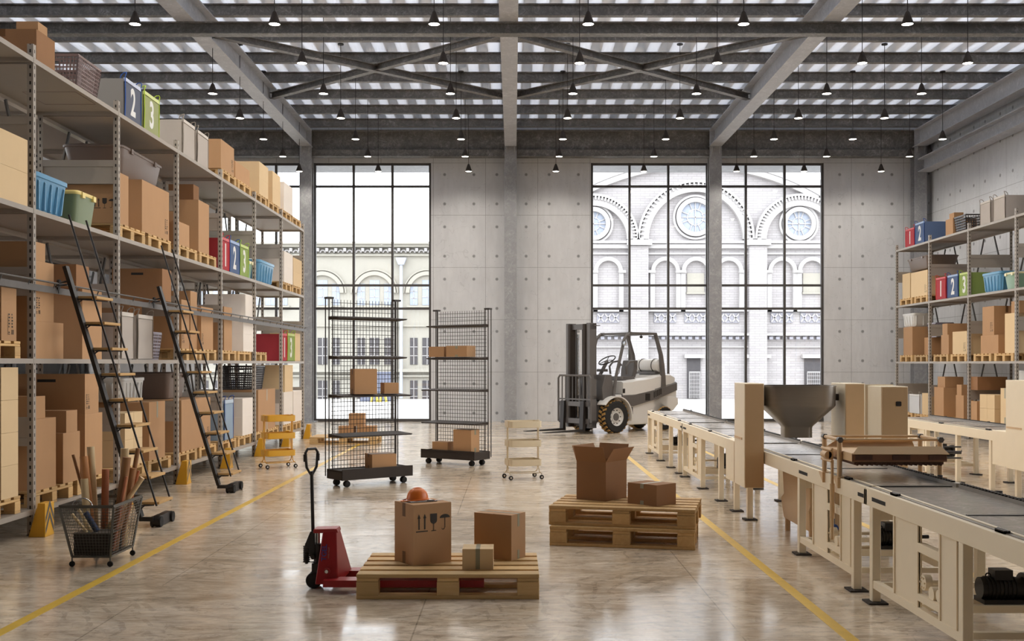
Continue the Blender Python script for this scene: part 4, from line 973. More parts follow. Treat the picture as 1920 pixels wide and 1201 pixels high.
trolley((.125, 14.43, 0), R(17), BEIGEP, 'beige three tier trolley standing in the middle of the hall'); trolley((-3.5, 15.95, 0), R(32), YELLOWP, 'yellow three tier trolley in front of the left rack')
# ---------------- rolling wire basket with rolls ----------------
t = thing('wire_basket_cart', 'wheeled wire basket full of rolls in front of the left rack', 'basket cart', (-3.22, 8.42, 0))
WB = M('grey_green_wire', '5a5750', .45, metal=.4, var=.15)
Bc = [(-.14, -.25, .075), (.15, -.25, .075), (.15, .23, .075), (-.14, .23, .075)]; Tc = [(-.21, -.32, .465), (.2, -.32, .465), (.19, .33, .465), (-.21, .33, .465)]
b = MB(); fr = MB()
for i in range(4):
    j = (i+1) % 4; B0, B1, T0, T1 = map(Vector, (Bc[i], Bc[j], Tc[i], Tc[j])); n = 14 if i % 2 == 0 else 20
    for k in range(1, n): u = k/n; b.cyl(B0.lerp(B1, u), T0.lerp(T1, u), .0017, n=5)
    for k in range(1, 17): v = k/17; b.cyl(B0.lerp(T0, v), B1.lerp(T1, v), .0017, n=5)
    fr.bar(B0, T0, .014, .014); fr.bar(T0, T1, .006, .024); fr.bar(B0, B1, .008, .014)
b.build('wire_mesh', WB, t); fr.build('frame', WB, t)
b = MB(); b.box(-.135, .145, -.24, .225, .07, .08).box(-.135, .145, -.245, .0, .245, .25).box(-.135, .145, -.0, .004, .08, .25); b.build('inner_tray', WB, t)
MB().box(-.13, .14, -.243, -.238, .085, .245).build('inner_panel', DKGREY, t)
b = MB(); b.tube([(-.05+.075*math.cos(R(a)), -.28, .46+.065*math.sin(R(a))) for a in range(0, 181, 15)], .0045); b.build('handle', CHROME, t)
for x, y in ((-.14, -.25), (.15, -.25), (.15, .23), (-.14, .23)):
    b = MB(); castor(b, x, y, .022); b.build('castor_wheel', RUBBER, t); MB().cyl((x, y, .03), (x, y, .08), .006).build('castor_stem', WB, t)
RC = dict(o=M('orange_brown_roll', 'c98a54', .6, jit=.1), c=M('cream_roll', 'd8bd90', .6, jit=.1), r=M('red_brown_roll', 'b9714c', .6, jit=.1), b=M('brown_roll', '96683f', .6, jit=.1), n=M('navy_roll', '34405e', .7))
rolls = [('b', 137, 852, .012, 8.5, 'thin brown roll leaning out at the left of the wire basket'), ('o', 157, 855, .031, 8.46, 'thick orange brown roll at the left of the wire basket'), ('c', 170, 837, .029, 8.52, 'tall cream roll standing highest in the wire basket'), ('c', 158, 897, .029, 8.38, 'short cream roll low at the left of the wire basket'),
 ('r', 198, 879, .028, 8.52, 'red brown roll upright in the middle of the wire basket'), ('b', 238, 857, .033, 8.44, 'thick brown roll leaning right in the wire basket'), ('c', 234, 840, .033, 8.62, 'thick cream roll behind the thick brown roll in the wire basket'), ('b', 259, 840, .018, 8.58, 'thin dark roll highest at the right of the wire basket'),
 ('b', 249, 877, .028, 8.52, 'medium brown roll at the right of the wire basket'), ('r', 260, 882, .011, 8.62, 'thin reddish roll at the right edge of the wire basket'), ('c', 267, 895, .019, 8.5, 'short cream roll leaning at the far right of the wire basket'), ('r', 237, 893, .012, 8.4, 'thin reddish roll between the two brown rolls in the wire basket')]
for c, px_, py_, r, y, lb in rolls:
    xt = (px_-963)*y/F; zt = HC-(py_-681)*y/F
    xr = max(-3.395+r, min(-3.05-r, xt)); sl = (xt-xr)/(zt-.465); xb = max(-3.33+r, min(-3.09-r, xr-sl*.379))
    o = MB(); A = Vector((xb, y-.03, .086)); o.cyl(A, (xt, y, zt), r, n=18); k = o.build('roll', RC[c]); tag(k, lb, 'roll', 'rolls in the wire basket')
for i, (xb, xt, zt, m, lb) in enumerate([(-3.27, -3.37, .4, RC['c'], 'left short wooden stick in the front corner of the wire basket'), (-3.245, -3.33, .43, RC['c'], 'right short wooden stick in the front corner of the wire basket'), (-3.215, -3.29, .4, RC['n'], 'navy roll between the sticks and the cream roll in the wire basket')]):
    o = MB(); o.cyl((xb, 8.23+.03*i, .252), (xt, 8.19+.03*i, zt), .011 if i < 2 else .022, n=12); k = o.build('stick' if i < 2 else 'roll', m); tag(k, lb, 'stick' if i < 2 else 'roll')
# ---------------- ladders on the rail ----------------
LAD = []
def ladder(y0, label):
    t = thing('rolling_ladder', label, 'ladder', (XFL, y0, 0))
    if LAD:
        for o, gs in LAD:
            c = inst(o, t)
            for g in gs: inst(g, c)
        return
    sx = lambda z: .1+(2.45-z)*.302
    P = lambda o, *g: LAD.append((o, g))
    b = MB(); b.bar((sx(2.46), 0, 2.46), (sx(.1), 0, .1), .035, .075, up=(0, 1, 0)); b.bar((sx(.12)-.01, 0, .08), (sx(.12)+.12, 0, .08), .03, .04); P(b.build('stringer', BLACKST, t))
    for k in range(9):
        z = 2.17-.243*k; x = sx(z)
        st = MB().box(x+.02, x+.2, .02, .43, z-.012, z+.013).build('step', STEP, t, bevel=.003)
        b = MB(); b.bar((x+.02, 0, z-.06), (x+.06, .03, z-.02), .012); b.bar((x+.06, .03, z-.02), (x+.15, .4, z-.018), .02, .012); b.bar((x+.02, 0, z-.02), (x+.15, .03, z-.018), .012); g = b.build('step_bracket', BLACKST, st)
        P(st, g)
    for y in (.02, .43):
        b = MB(); b.cyl((sx(2.95)+.17, y, 2.95), (sx(.2)+.17, y, .2), .0095, n=10); P(b.build('handrail', BLACKST, t))
    b = MB()
    for z in (2.26, 2.29): b.cyl((.06, -.13, z), (.1, .02, z+.03), .008)
    b.prism([(-.13, 2.3), (-.03, 2.3), (-.08, 2.2)], 'x', .062, .07); b.cyl((.058, -.08, 2.3), (.078, -.08, 2.3), .03, n=16); P(b.build('rail_hook', BLACKST, t))
    xr = sx(.1)+.13
    b = MB(); b.loft([[(xr-s, y, z) for y, z in [(.0+.05+.05*math.cos(R(a)), .055+.05*math.sin(R(a))) for a in range(90, 271, 30)]+[(.4+.05*math.cos(R(a)), .055+.05*math.sin(R(a))) for a in range(-90, 91, 30)]] for s in (.03, -.03)]); P(b.build('foot_carriage', BLACKST, t))
    for y in (.05, .4):
        b = MB()
        for s in (-.04, .04): b.cyl((xr+s-.008, y, .05), (xr+s+.008, y, .05), .05, n=18)
        P(b.build('foot_roller', RUBBER, t))
ladder(10.12, 'dark rolling ladder with wooden steps, nearer one on the left rack'); ladder(12.78, 'dark rolling ladder with wooden steps, farther one on the left rack')
# ---------------- forklift: local +x is forward, +y its left side ----------------
t = thing('forklift', 'grey and white forklift parked in front of the right window', 'forklift', (1.92, 24.3, 0), math.atan2(-.61, -.79))
def tyre(x, y, r, w_, nm):
    b = MB(); b.mi = 0
    b.ring([(r*.56, -w_/2), (r*.9, -w_/2), (r*.97, -w_*.42), (r, -w_*.36), (r, w_*.36), (r*.97, w_*.42), (r*.9, w_/2), (r*.56, w_/2)], 36, (x, y, r), 'y')
    tb = b.build(nm, RUBBER, t)
    b = MB()
    for i in range(22):
        a = 2*math.pi*i/22
        for s in (-1, 1):
            a2 = a+(.14 if s > 0 else 0); c, sn = math.cos(a2), math.sin(a2); p = []
            b.bar((x+(r+.003)*c, y+s*.01, r+(r+.003)*sn), (x+(r+.001)*math.cos(a2+.1), y+s*w_*.44, r+(r+.001)*math.sin(a2+.1)), .052, .012, up=(c, 0, sn))
    b.build('tread', TREAD, tb)
    b = MB(); b.lathe([(r*.05, -w_*.3), (r*.3, -w_*.3), (r*.33, -w_*.2), (r*.5, -w_*.25), (r*.57, -w_*.48), (r*.6, -w_*.48), (r*.6, w_*.48), (r*.57, w_*.48), (r*.5, w_*.25), (r*.33, w_*.2), (r*.3, w_*.32), (r*.05, w_*.32)], 32, (x, y, r), 'y')
    rb = b.build('rim', WHITEP, tb)
    b = MB()
    for i in range(10):
        a = 2*math.pi*i/10; cx, cz = x+r*.42*math.cos(a), r+r*.42*math.sin(a)
        for s in (-1, 1): b.cyl((cx, y+s*w_*.2, cz), (cx, y+s*w_*.3, cz), .014, n=6)
    for s in (-1, 1): b.cyl((x, y+s*w_*.2, r), (x, y+s*w_*.36, r), r*.24, n=16)
    b.build('wheel_nuts', GREYP, rb)
for s in (-1, 1): tyre(0, s*.5, .36, .24, 'front_tyre'); tyre(-1.63, s*.42, .27, .18, 'rear_tyre')
# chassis, lower white body
b = MB(); b.prism([(-.42, .16), (-.42, .62), (-.1, .72), (-.1, .85), (-1.4, .85), (-2.1, .75), (-2.12, .6), (-1.95, .45), (-1.35, .4), (-1.3, .16)], 'y', -.46, .46); b.build('chassis', WHITEP, t, bevel=.02)
MB().box(-.35, .35, -.36, .36, .25, .7).build('axle_housing', GREYP, t, bevel=.01)
# dark band and white upper body, rounded at the back
def hull(nm, mat, zs, y, inset=0):
    """zs: for u stations, (u, z_low, z_high); rounded rear end"""
    b = MB(); loops = []
    for u, za, zb, yy in zs: loops.append([(u, -yy, za), (u, -yy, zb-.03), (u, -yy+.05, zb), (u, yy-.05, zb), (u, yy, zb-.03), (u, yy, za)])
    b.loft(loops); return b.build(nm, mat, t)
hull('body_band', GREYP, [(-.28, .62, .86, .5), (-.6, .58, .86, .505), (-1.3, .72, .96, .51), (-1.75, .84, 1.06, .5), (-2.1, .92, 1.12, .43), (-2.2, .95, 1.12, .3)], .5)
hull('seat_base', WHITEP, [(-.3, .83, 1.14, .49), (-.62, .83, 1.16, .49), (-.66, .83, 1.17, .5), (-1.0, .88, 1.2, .5), (-1.3, .93, 1.24, .49)], .49)
hull('counterweight', WHITEP, [(-1.28, .93, 1.24, .47), (-1.6, 1.0, 1.3, .47), (-1.85, 1.06, 1.3, .45), (-2.05, 1.08, 1.24, .4), (-2.17, 1.1, 1.15, .28)], .47)
hull('counterweight', WHITEP, [(-1.3, .42, .8, .46), (-1.75, .5, .9, .46), (-2.1, .62, .95, .4), (-2.18, .7, .96, .28)], .46)
for k in range(5): MB().box(-1.28-.055*k, -1.25-.055*k, .5, .511, .76+.018*k, .9+.018*k).build('vent_slot', BLACKST, t)
MB().box(-1.13, -.98, .5, .512, .7, .86).build('vent', BLACKST, t); MB().box(-.36, -.29, .488, .494, .88, .98).build('fuel_flap', BLACKST, t)
MB().box(-.62, -.42, .45, .475, .4, .56).build('step_plate', GREYP, t)
# cowl, pedals area
b = MB(); b.prism([(.28, .72), (.3, 1.0), (.2, 1.3), (.02, 1.3), (-.08, .75)], 'y', -.46, .46); b.build('front_cowl', GREYP, t, bevel=.015)
for s in (-1, 1):                                    # mudguards arching over the front wheels
    b = MB(); L = []
    for a in range(-38, 120, 12):
        c, sn = math.cos(R(a+25)), math.sin(R(a+25)); L.append([(-.44*c*1.0, s*.36, .36+.44*sn), (-.44*c, s*.63, .36+.44*sn), (-.465*c, s*.63, .36+.465*sn), (-.465*c, s*.36, .36+.465*sn)])
    b.loft(L); b.build('mudguard', WHITEP, t)
# overhead guard
for s in (-1, 1):
    b = MB(); b.tube([(-.02, s*.47, .8), (-.1, s*.47, 1.25), (-.36, s*.47, 2.1), (-.45, s*.46, 2.2), (-.6, s*.46, 2.23)], .035, 8); b.bar((-.5, s*.46, 2.23), (-1.34, s*.46, 2.23), .07, .05); b.build('guard_rail', GREYP, t)
    b = MB(); b.loft([[(u-.06, s*.5, z), (u+.08-.03*k, s*.5, z), (u+.08-.03*k, s*.43, z), (u-.06, s*.43, z)] for k, (u, z) in enumerate([(-1.6, .95), (-1.58, 1.3), (-1.5, 1.75), (-1.3, 2.25)])]); b.build('rear_pillar', GREYP, t)
b = MB(); b.box(-.62, -.5, -.46, .46, 2.2, 2.25).box(-1.36, -1.26, -.46, .46, 2.2, 2.25)
for k in range(6): yy = -.36+.145*k; b.box(-1.3, -.55, yy-.012, yy+.012, 2.21, 2.25)
b.build('roof_bar', GREYP, t)
for s in (-1, 1):
    b = MB(); b.lathe([(.02, 0), (.05, .01), (.06, .06), (.0, .07)], 16, (0, 0, 0), 'x'); b.xf(Matrix.Translation((-.3, s*.56, 2.0))); o = b.build('headlamp', CHROME, t); MB().box(-.34, -.28, min(s*.46, s*.54), max(s*.46, s*.54), 1.98, 2.02).build('lamp_bracket', GREYP, o)
b = MB(); b.lathe([(.0, -.02), (.035, 0), (.04, .03), (.0, .05)], 14, (-1.05, .3, 2.14), 'z'); b.cyl((-1.05, .3, 2.17), (-1.05, .3, 2.22), .012); b.build('beacon', BLACKST, t)
MB().tube([(-.12, .5, 1.3), (-.14, .53, 1.33), (-.19, .53, 1.55), (-.2, .5, 1.58)], .008).build('grab_handle', GREYP, t)
# seat, wheel, gas bottle
b = MB(); b.loft([rrect(.46, .46, .08, 1.15, 3, -.72, 0), rrect(.48, .48, .08, 1.2, 3, -.72, 0), rrect(.44, .44, .08, 1.25, 3, -.72, 0)]); b.build('seat_cushion', GREYP, t)
b = MB(); b.loft([[(-.86+.0*k-.02*k, y_, 1.22+.1*k) for y_ in (-.22+.03*abs(k-2)*.5, .22-.03*abs(k-2)*.5)]+[(-.98-.02*k, y_, 1.22+.1*k) for y_ in (.22-.03*abs(k-2)*.5, -.22+.03*abs(k-2)*.5)] for k in range(5)]); b.build('seat_back', GREYP, t, bevel=.02)
for s in (-1, 1): MB().tube([(-.62, s*.27, 1.3), (-.6, s*.28, 1.48), (-.7, s*.28, 1.58), (-.86, s*.27, 1.6), (-.95, s*.25, 1.5)], .024).build('armrest', GREYP, t)
b = MB(); b.tube([(.0+.2*math.cos(R(a))*.87, .2*math.sin(R(a)), -.1*math.cos(R(a))) for a in range(0, 360, 15)], .014, 8, True)
for a in (90, 210, 330): b.cyl((0, 0, 0), (.2*math.cos(R(a))*.87, .2*math.sin(R(a)), -.1*math.cos(R(a))), .01, n=6)
b.xf(Matrix.Translation((-.22, .05, 1.62))); b.build('steering_wheel', BLACKST, t)
b = MB(); b.cyl((-.22, .05, 1.6), (.0, .05, 1.28), .04); b.box(-.14, .0, -.06, .16, 1.36, 1.42); b.build('steering_column', GREYP, t)
b = MB()
for k in range(3): b.cyl((.1, -.2-.06*k, 1.3), (.0, -.22-.06*k, 1.5), .006, n=6)
b.build('lever', BLACKST, t)
b = MB(); b.lathe([(.02, -.42), (.1, -.4), (.15, -.34), (.15, .34), (.1, .4), (.02, .42)], 24, (0, 0, 0), 'y'); b.xf(Matrix.Translation((-1.62, 0, 1.5))); g = b.build('gas_bottle', WHITEP, t)
b = MB()
for y_ in (-.2, .2): b.tube([(-1.62+.155*math.cos(R(a)), y_, 1.5+.155*math.sin(R(a))) for a in range(0, 360, 15)], .012, 6, True)
b.box(-1.74, -1.5, -.3, .3, 1.3, 1.36); b.box(-1.68, -1.56, -.06, .06, 1.24, 1.32); b.build('bottle_strap', GREYP, t)
# mast
for s in (-1, 1):
    b = MB(); b.box(.42, .62, min(s*.29, s*.4), max(s*.29, s*.4), .12, 2.44); b.build('outer_mast', GREYP, t); b = MB(); b.box(.5, .66, min(s*.21, s*.28), max(s*.21, s*.28), .14, 2.42); b.build('inner_mast', DKGREY, t)
    MB().cyl((.45, s*.18, .2), (.45, s*.18, 2.2), .03).build('lift_cylinder', CHROME, t)
    MB().box(.56, .575, min(s*.09, s*.11), max(s*.09, s*.11), .4, 2.3).build('chain', BLACKST, t)
b = MB(); b.box(.42, .6, -.4, .4, 2.3, 2.42).box(.42, .5, -.4, .4, 1.2, 1.3).box(.42, .55, -.4, .4, .15, .28).box(.42, .5, -.4, .4, .75, .83); b.build('mast_crossbar', GREYP, t)
b = MB(); b.cyl((.5, .42, 2.38), (.45, .55, 2.38), .01); b.build('mast_pin', GREYP, t)
# carriage, backrest, forks
b = MB(); b.box(.67, .73, -.52, .52, .6, .7).box(.67, .73, -.52, .52, .22, .33).box(.67, .72, -.3, -.2, .3, .62).box(.67, .72, .2, .3, .3, .62).box(.67, .73, .47, .52, .22, .7).box(.67, .73, -.52, -.47, .22, .7); b.build('carriage', GREYP, t)
b = MB(); b.tube([(.72, -.55, .25), (.72, -.55, 1.22), (.72, -.5, 1.28), (.72, .5, 1.28), (.72, .55, 1.22), (.72, .55, .25)], .022, 8)
for k in range(8): y_ = -.42+.12*k; b.box(.71, .73, y_-.008, y_+.008, .68, 1.28)
b.box(.71, .73, -.55, .55, .74, .77); b.build('load_backrest', GREYP, t)
for s in (-1, 1):
    b = MB(); b.prism([(.74, .05), (1.85, .06), (1.87, .075), (.82, .1), (.79, .72), (.74, .72)], 'y', s*.33-.06, s*.33+.06); b.build('fork', BLACKST, t)
# ---------------- conveyors ----------------
CW = .735; ZT = .735
def motor(par, x, y, z):
    b = MB(); b.cyl((x, y, z), (x+.24, y, z), .06, n=18); b.box(x+.07, x+.17, y-.045, y+.045, z+.05, z+.105)
    for k in range(8): b.ring([(.055, 0), (.066, 0), (.066, .006), (.055, .006)], 18, (x+.03+.022*k, y, z), 'x')
    b.cyl((x+.24, y, z), (x+.28, y, z), .085, n=18); b.cyl((x+.28, y, z), (x+.4, y, z), .014); b.tube([(x+.05+.014*math.cos(R(a)), y, z+.068+.014*math.sin(R(a))) for a in range(0, 360, 40)], .004, 6, True); b.box(x, x+.24, y-.07, y+.07, z-.08, z-.055)
    return b.build('motor', BLACKST, par)
def conveyor(x0, yfar, L, groups, legs, label, slots=True):
    """x0: near side, yfar: far end; groups: far leg of each panelled frame; legs: plain legs"""
    t = thing('conveyor', label, 'conveyor', (x0, yfar-L, 0), 0, None); Y = lambda z: z-(yfar-L)
    b = MB()
    b.box(0, .03, 0, L, ZT-.115, ZT).box(CW-.03, CW, 0, L, ZT-.115, ZT).box(0, CW, 0, .03, ZT-.115, ZT-.01).box(0, CW, L-.03, L, ZT-.115, ZT-.01); b.build('side_frame', CREAMP, t, bevel=.003)
    MB().box(.03, CW-.03, .01, L-.01, ZT-.03, ZT-.004).build('bed', BELT, t)
    b = MB(); b.box(.03, .05, .02, L-.02, ZT-.004, ZT+.004).box(CW-.13, CW-.1, .02, L-.02, ZT-.004, ZT+.02); b.build('chain_guide', GUIDE, t)
    b = MB(); b.box(.055, .075, .02, L-.02, ZT-.004, ZT+.008).box(CW-.095, CW-.07, .02, L-.02, ZT-.004, ZT+.012); b.build('guide_strip', CREAMP, t)
    b = MB(); y = .1; b.box(CW-.12, CW-.11, .1, L-.03, ZT+.02, ZT+.027)
    while y < L-.05: b.box(CW-.128, CW-.102, y, y+.024, ZT+.0205, ZT+.03); y += .045
    b.build('roller_chain', BLACKST, t)
    b = MB()
    for yy in (L*.33, L*.66): b.box(.12, CW-.15, yy-.012, yy+.012, ZT-.004, ZT+.0)
    b.box(.1, CW-.15, .03, .06, ZT-.004, ZT+.003); b.build('bed_gap', BLACKST, t)
    for yy in (L*.12, L*.5, L*.88):
        b = MB(); b.box(.02, .05, yy-.05, yy+.05, ZT+.0, ZT+.016).cyl((.04, yy-.06, ZT+.012), (.04, yy+.06, ZT+.012), .007, n=8); b.box(.02, .03, yy-.05, yy+.05, ZT, ZT+.01); b.build('guide_clamp', BLACKST, t); MB().cyl((CW-.06, yy, ZT), (CW-.06, yy, ZT+.03), .018, n=10).build('guide_pin', BLACKST, t)
    def leg(yy):
        for x in (0, CW-.06):
            b = MB(); b.box(x, x+.055, yy-.06, yy, .012, ZT-.115); l = b.build('leg', CREAMP, t, bevel=.004)
            b = MB(); b.box(x-.035, x+.09, yy-.1, yy+.04, 0, .012); b.build('foot_plate', DKGREY, l)
    for yy in legs: leg(Y(yy))
    for g in groups:
        y1 = Y(g); y0 = y1-1.45; leg(y1); leg(y0+.06)
        for x in (0, CW-.05):
            b = MB(); b.box(x+.005, x+.045, y0+.03, y1-.04, .1, .15); b.build('bottom_rail', CREAMP, t)
        for yy in (y1-.08, y0+.1, y0+.75): MB().box(.04, CW-.04, yy-.03, yy+.01, .11, .145).build('cross_rail', CREAMP, t)
        MB().box(.04, CW-.04, y1-.04, y1-.02, ZT-.2, ZT-.12).build('cross_rail', CREAMP, t)
        # panels and the opening with the cam rollers
        for pa, pb in ((.42, .82), (1.12, 1.36)):
            b = MB(); b.box(.012, .018, y1-pb, y1-pa, .15, ZT-.115); b.box(.004, .03, y1-pa-.02, y1-pa, .15, ZT-.115).box(.004, .03, y1-pb, y1-pb+.015, .15, ZT-.115); b.build('side_panel', CREAMP, t)
        for za_, zb_ in ((.47, .52), (.19, .23)): MB().box(.004, .045, y1-1.12, y1-.82, za_, zb_).build('rung', CREAMP, t)
        b = MB(); b.cyl((.02, y1-.86, .3), (.06, y1-.86, .3), .045, n=14).cyl((.02, y1-.98, .26), (.07, y1-.98, .26), .04, n=14).cyl((.02, y1-1.08, .27), (.06, y1-1.08, .27), .035, n=10).cyl((.04, y1-.86, .3), (.3, y1-.86, .3), .012)
        for k in range(6): a = k*60; b.cyl((.012, y1-.86+.03*math.cos(R(a)), .3+.03*math.sin(R(a))), (.02, y1-.86+.03*math.cos(R(a)), .3+.03*math.sin(R(a))), .006, n=6)
        b.build('cam_roller', CREAMP, t)
        motor(t, .3, y1-.95, .29)
        b = MB(); b.box(.06, CW-.06, y1-1.05, y1-1.0, .17, .21).box(.06, CW-.06, y1-.9, y1-.85, .17, .21); b.build('motor_rail', CREAMP, t)
        if slots: MB().box(-.0015, .001, y1-.3, y1-.05, ZT-.075, ZT-.05).build('slot', SLOT, t)
    if slots: MB().box(-.0015, .001, .03, .15, ZT-.075, ZT-.05).build('slot', SLOT, t)
    return t
conveyor(2.31, 18.52, 3.8, [18.5], [15.98, 15.12], 'cream conveyor section of the near line, farthest one by the forklift')
conveyor(2.31, 14.71, 3.802, [14.68], [12.12, 11.28], 'cream conveyor section of the near line between forklift end and cabinets')
conveyor(2.31, 10.904, 3.85, [8.74], [10.66], 'cream conveyor section of the near line under the metal hopper')
conveyor(2.31, 7.05, 3.8, [6.97], [4.4, 3.4], 'cream conveyor section of the near line at the bottom right corner')
conveyor(5.74, 16.4, 3.8, [16.38], [13.96, 12.97], 'cream conveyor section of the far line in front of the right rack')
conveyor(5.74, 12.596, 3.8, [10.4], [12.3], 'cream conveyor section of the far line at the right picture edge')
def cabinet(x0, x1, y0, y1, z0, z1, label, badge=False, back=False, handle=False, mat=None):
    t = thing('control_cabinet', label, 'cabinet', ((x0+x1)/2, y0, z0)); w_ = x1-x0; d = y1-y0; h = z1-z0
    MB().box(-w_/2, w_/2, .012, d, 0, h).build('cabinet_body', mat or CREAMP, t, bevel=.004)
    MB().box(-w_/2+.004, w_/2-.004, 0, .012, .006, h-.006).build('door', CREAMD, t, bevel=.003)  # darker tan puts the viewer side's shade into the door colour
    if back: MB().box(-w_/2-.02, w_/2, d, d+.03, -.02, h+.01).build('back_plate', CREAMP, t)
    if badge:
        bb = MB(); bb.loft([rrect(.046, .04, .008, -.0, 3), rrect(.046, .04, .008, .003, 3)]); bb.xf(Matrix.Translation((.03, 0, h*.855)) @ Matrix.Rotation(R(90), 4, 'X')); g = bb.build('badge', DKGREY, t)
        c = MB(); c.tube([(.03+.012*math.cos(R(a)), -.004, h*.855+.012*math.sin(R(a))) for a in range(0, 360, 20)], .002, 6, True); c.cyl((.03, -.004, h*.855-.008), (.03, -.004, h*.855+.008), .002, n=6); c.build('badge_symbol', BLACKST, g)
    if handle: MB().box(-w_/2-.006, -w_/2, d*.25, d*.95, h*.455, h*.475).build('latch', CREAMD, t)
    return t
cabinet(2.125, 2.305, 9.87, 10.33, .4, 1.362, 'tall cream cabinet hanging at the near side of the conveyor, left of the hopper', handle=True)
cabinet(2.125, 2.305, 10.345, 10.75, .4, .8, 'low cream box behind the tall cabinet on the near conveyor')
cabinet(3.05, 3.235, 9.87, 10.31, .4, 1.362, 'tall cream cabinet right of the hopper at the far side of the near conveyor')
cabinet(3.085, 3.31, 9.0, 9.36, .35, 1.353, 'cream cabinet with dark badge right of the near conveyor', badge=True, back=True)
cabinet(5.5, 5.73, 11.5, 12.0, .38, 1.362, 'tall cream cabinet at the right picture edge on the far conveyor', handle=True)
cabinet(5.55, 5.73, 12.015, 12.45, .38, .775, 'low cream box beside the far conveyor at the right picture edge')
# hopper
HOP = M('brushed_dark_metal', '8d857d', .38, metal=.7, var=.08, scale=3, stretch=(1, 1, 30))
t = thing('hopper', 'dark metal funnel hopper between the two tall cabinets over the conveyor', 'hopper', (2.66, 10.1, 0))
b = MB(); sec = [(.855, .26, .24, .06), (.95, .26, .24, .06), (.965, .28, .26, .07), (1.135, .62, .48, .12), (1.155, .66, .5, .14), (1.34, .665, .51, .14)]
b.loft([rrect(w_, d, r, z, 6) for z, w_, d, r in sec]+[rrect(w_-.012, d-.012, r, z, 6) for z, w_, d, r in sec[::-1]], False, False); b.build('funnel', HOP, t)
b = MB(); b.loft([rrect(.675, .52, .145, 1.33, 6), rrect(.675, .52, .145, 1.342, 6), rrect(.65, .5, .13, 1.342, 6), rrect(.65, .5, .13, 1.33, 6)], False, False); b.build('rim', HOP, t)
for xa, xb in ((-.3555, -.325), (.325, .3905)): MB().box(xa, xb, -.03, .03, 1.2, 1.26).build('bracket', DKGREY, t)
# press over the belt
t = thing('belt_press', 'tan press frame with four posts over the near conveyor', 'press', (2.31, 7.64, ZT))
for x in (.0, CW):
    for y in (.0, .37):
        b = MB(); b.cyl((x+.01 if x == 0 else x-.01, y, .0), (x+.01 if x == 0 else x-.01, y, .275), .018, n=14); b.build('post', CREAMD, t)
        b = MB(); xx = .01 if x == 0 else x-.01; sg = -1 if x == 0 else 1
        b.prism([(y-.05, .0), (y+.05, .0), (y-.05, -.07)], 'x', sorted((xx, xx+sg*.03))[0], sorted((xx, xx+sg*.03))[1]); b.box(xx-.03, xx+.03, y-.05, y+.05, 0, .006); b.build('foot_bracket', CREAMD, t)
        b = MB(); b.cyl((xx, y-.022, .268), (xx, y+.022, .268), .022, n=6); b.build('joint', GREYP, t)
b = MB()
for y in (0, .37): b.cyl((.0, y, .268), (CW, y, .268), .009, n=10)
for x in (.01, CW-.01): b.cyl((x, 0, .268), (x, .37, .268), .013, n=10)
b.build('top_rail', CREAMD, t)
DKW = wood_mat('dark_stained_wood', '3a2419', '6b4531', (6, 1, 6), .05)
MB().box(.03, .69, -.21, .4, .13, .19).build('press_body', CREAMD, t, bevel=.004)
b = MB(); b.box(.032, .688, -.214, -.2, .132, .188); 
b.build('front_recess', M('brown_inner_board', '8a5e42', .6, var=.15, scale=8), t)
for xa in (.05, .31, .56): MB().box(xa, xa+.12, -.225, -.2, .145, .178).build('pressure_block', DKW, t)
b = MB(); b.box(.05, .67, -.2, .38, .112, .13)
for k in range(18): b.cyl((.07+.034*k, -.21, .112), (.07+.034*k, .38, .112), .009, n=8)
b.build('roller_bed', DKW, t)
for ya, yb, yc in ((-.23, -.18, .09), (.42, .36, -.03)):
    b = MB(); b.add([(.03, ya, .185), (.7, ya, .185), (.66, yb, .235), (.085, yb, .235), (.03, ya+.012, .18), (.7, ya+.012, .18), (.66, yb+.01, .228), (.085, yb+.01, .228)], [(0,1,2,3), (4,7,6,5), (0,4,5,1), (1,5,6,2), (2,6,7,3), (3,7,4,0)]); b.build('hood', CREAMD, t)
b = MB(); b.box(-.03, .0, .12, .24, .1, .2).cyl((-.035, .12, .15), (-.035, .24, .15), .026).cyl((-.03, .05, .19), (-.03, .3, .19), .01).cyl((-.03, .05, .11), (-.03, .3, .11), .01); b.build('lift_actuator', CREAMD, t)
b = MB(); b.cyl((-.025, .06, -.45), (-.025, .06, .12), .011).cyl((-.025, .06, -.3), (-.025, .06, -.05), .017); b.build('lift_rod', CREAMD, t)
b = MB(); b.cyl((CW+.0, .1, .17), (CW+.18, .1, .17), .012).cyl((CW, .1, .13), (CW+.18, .1, .13), .006).cyl((CW, .1, .21), (CW+.18, .1, .21), .006).cyl((CW+.02, .1, .17), (CW+.05, .1, .17), .04); b.build('drive_shaft', GREYP, t)
# collector under the hopper
t = thing('collector_bin', 'tan collector bin with blue motor under the conveyor below the hopper', 'bin', (2.72, 9.55, 0))
b = MB(); b.loft([rrect(.42, .9, .03, .12, 2), rrect(.46, .95, .03, .3, 2), rrect(.42, .9, .03, .34, 2), rrect(.44, .92, .03, .58, 2)]); b.build('bin_body', CREAMD, t)
for x in (-.18, .18):
    for y in (-.4, .4): MB().box(x-.02, x+.02, y-.02, y+.02, 0, .13).build('leg', CREAMD, t)
b = MB(); b.cyl((-.02, -.47, .16), (-.02, -.52, .16), .035, n=16); b.build('motor', M('blue_motor', '2f4f8f', .4), t); MB().cyl((-.02, -.5, .16), (-.02, -.5, .58), .008).build('drive_rod', GREYP, t)
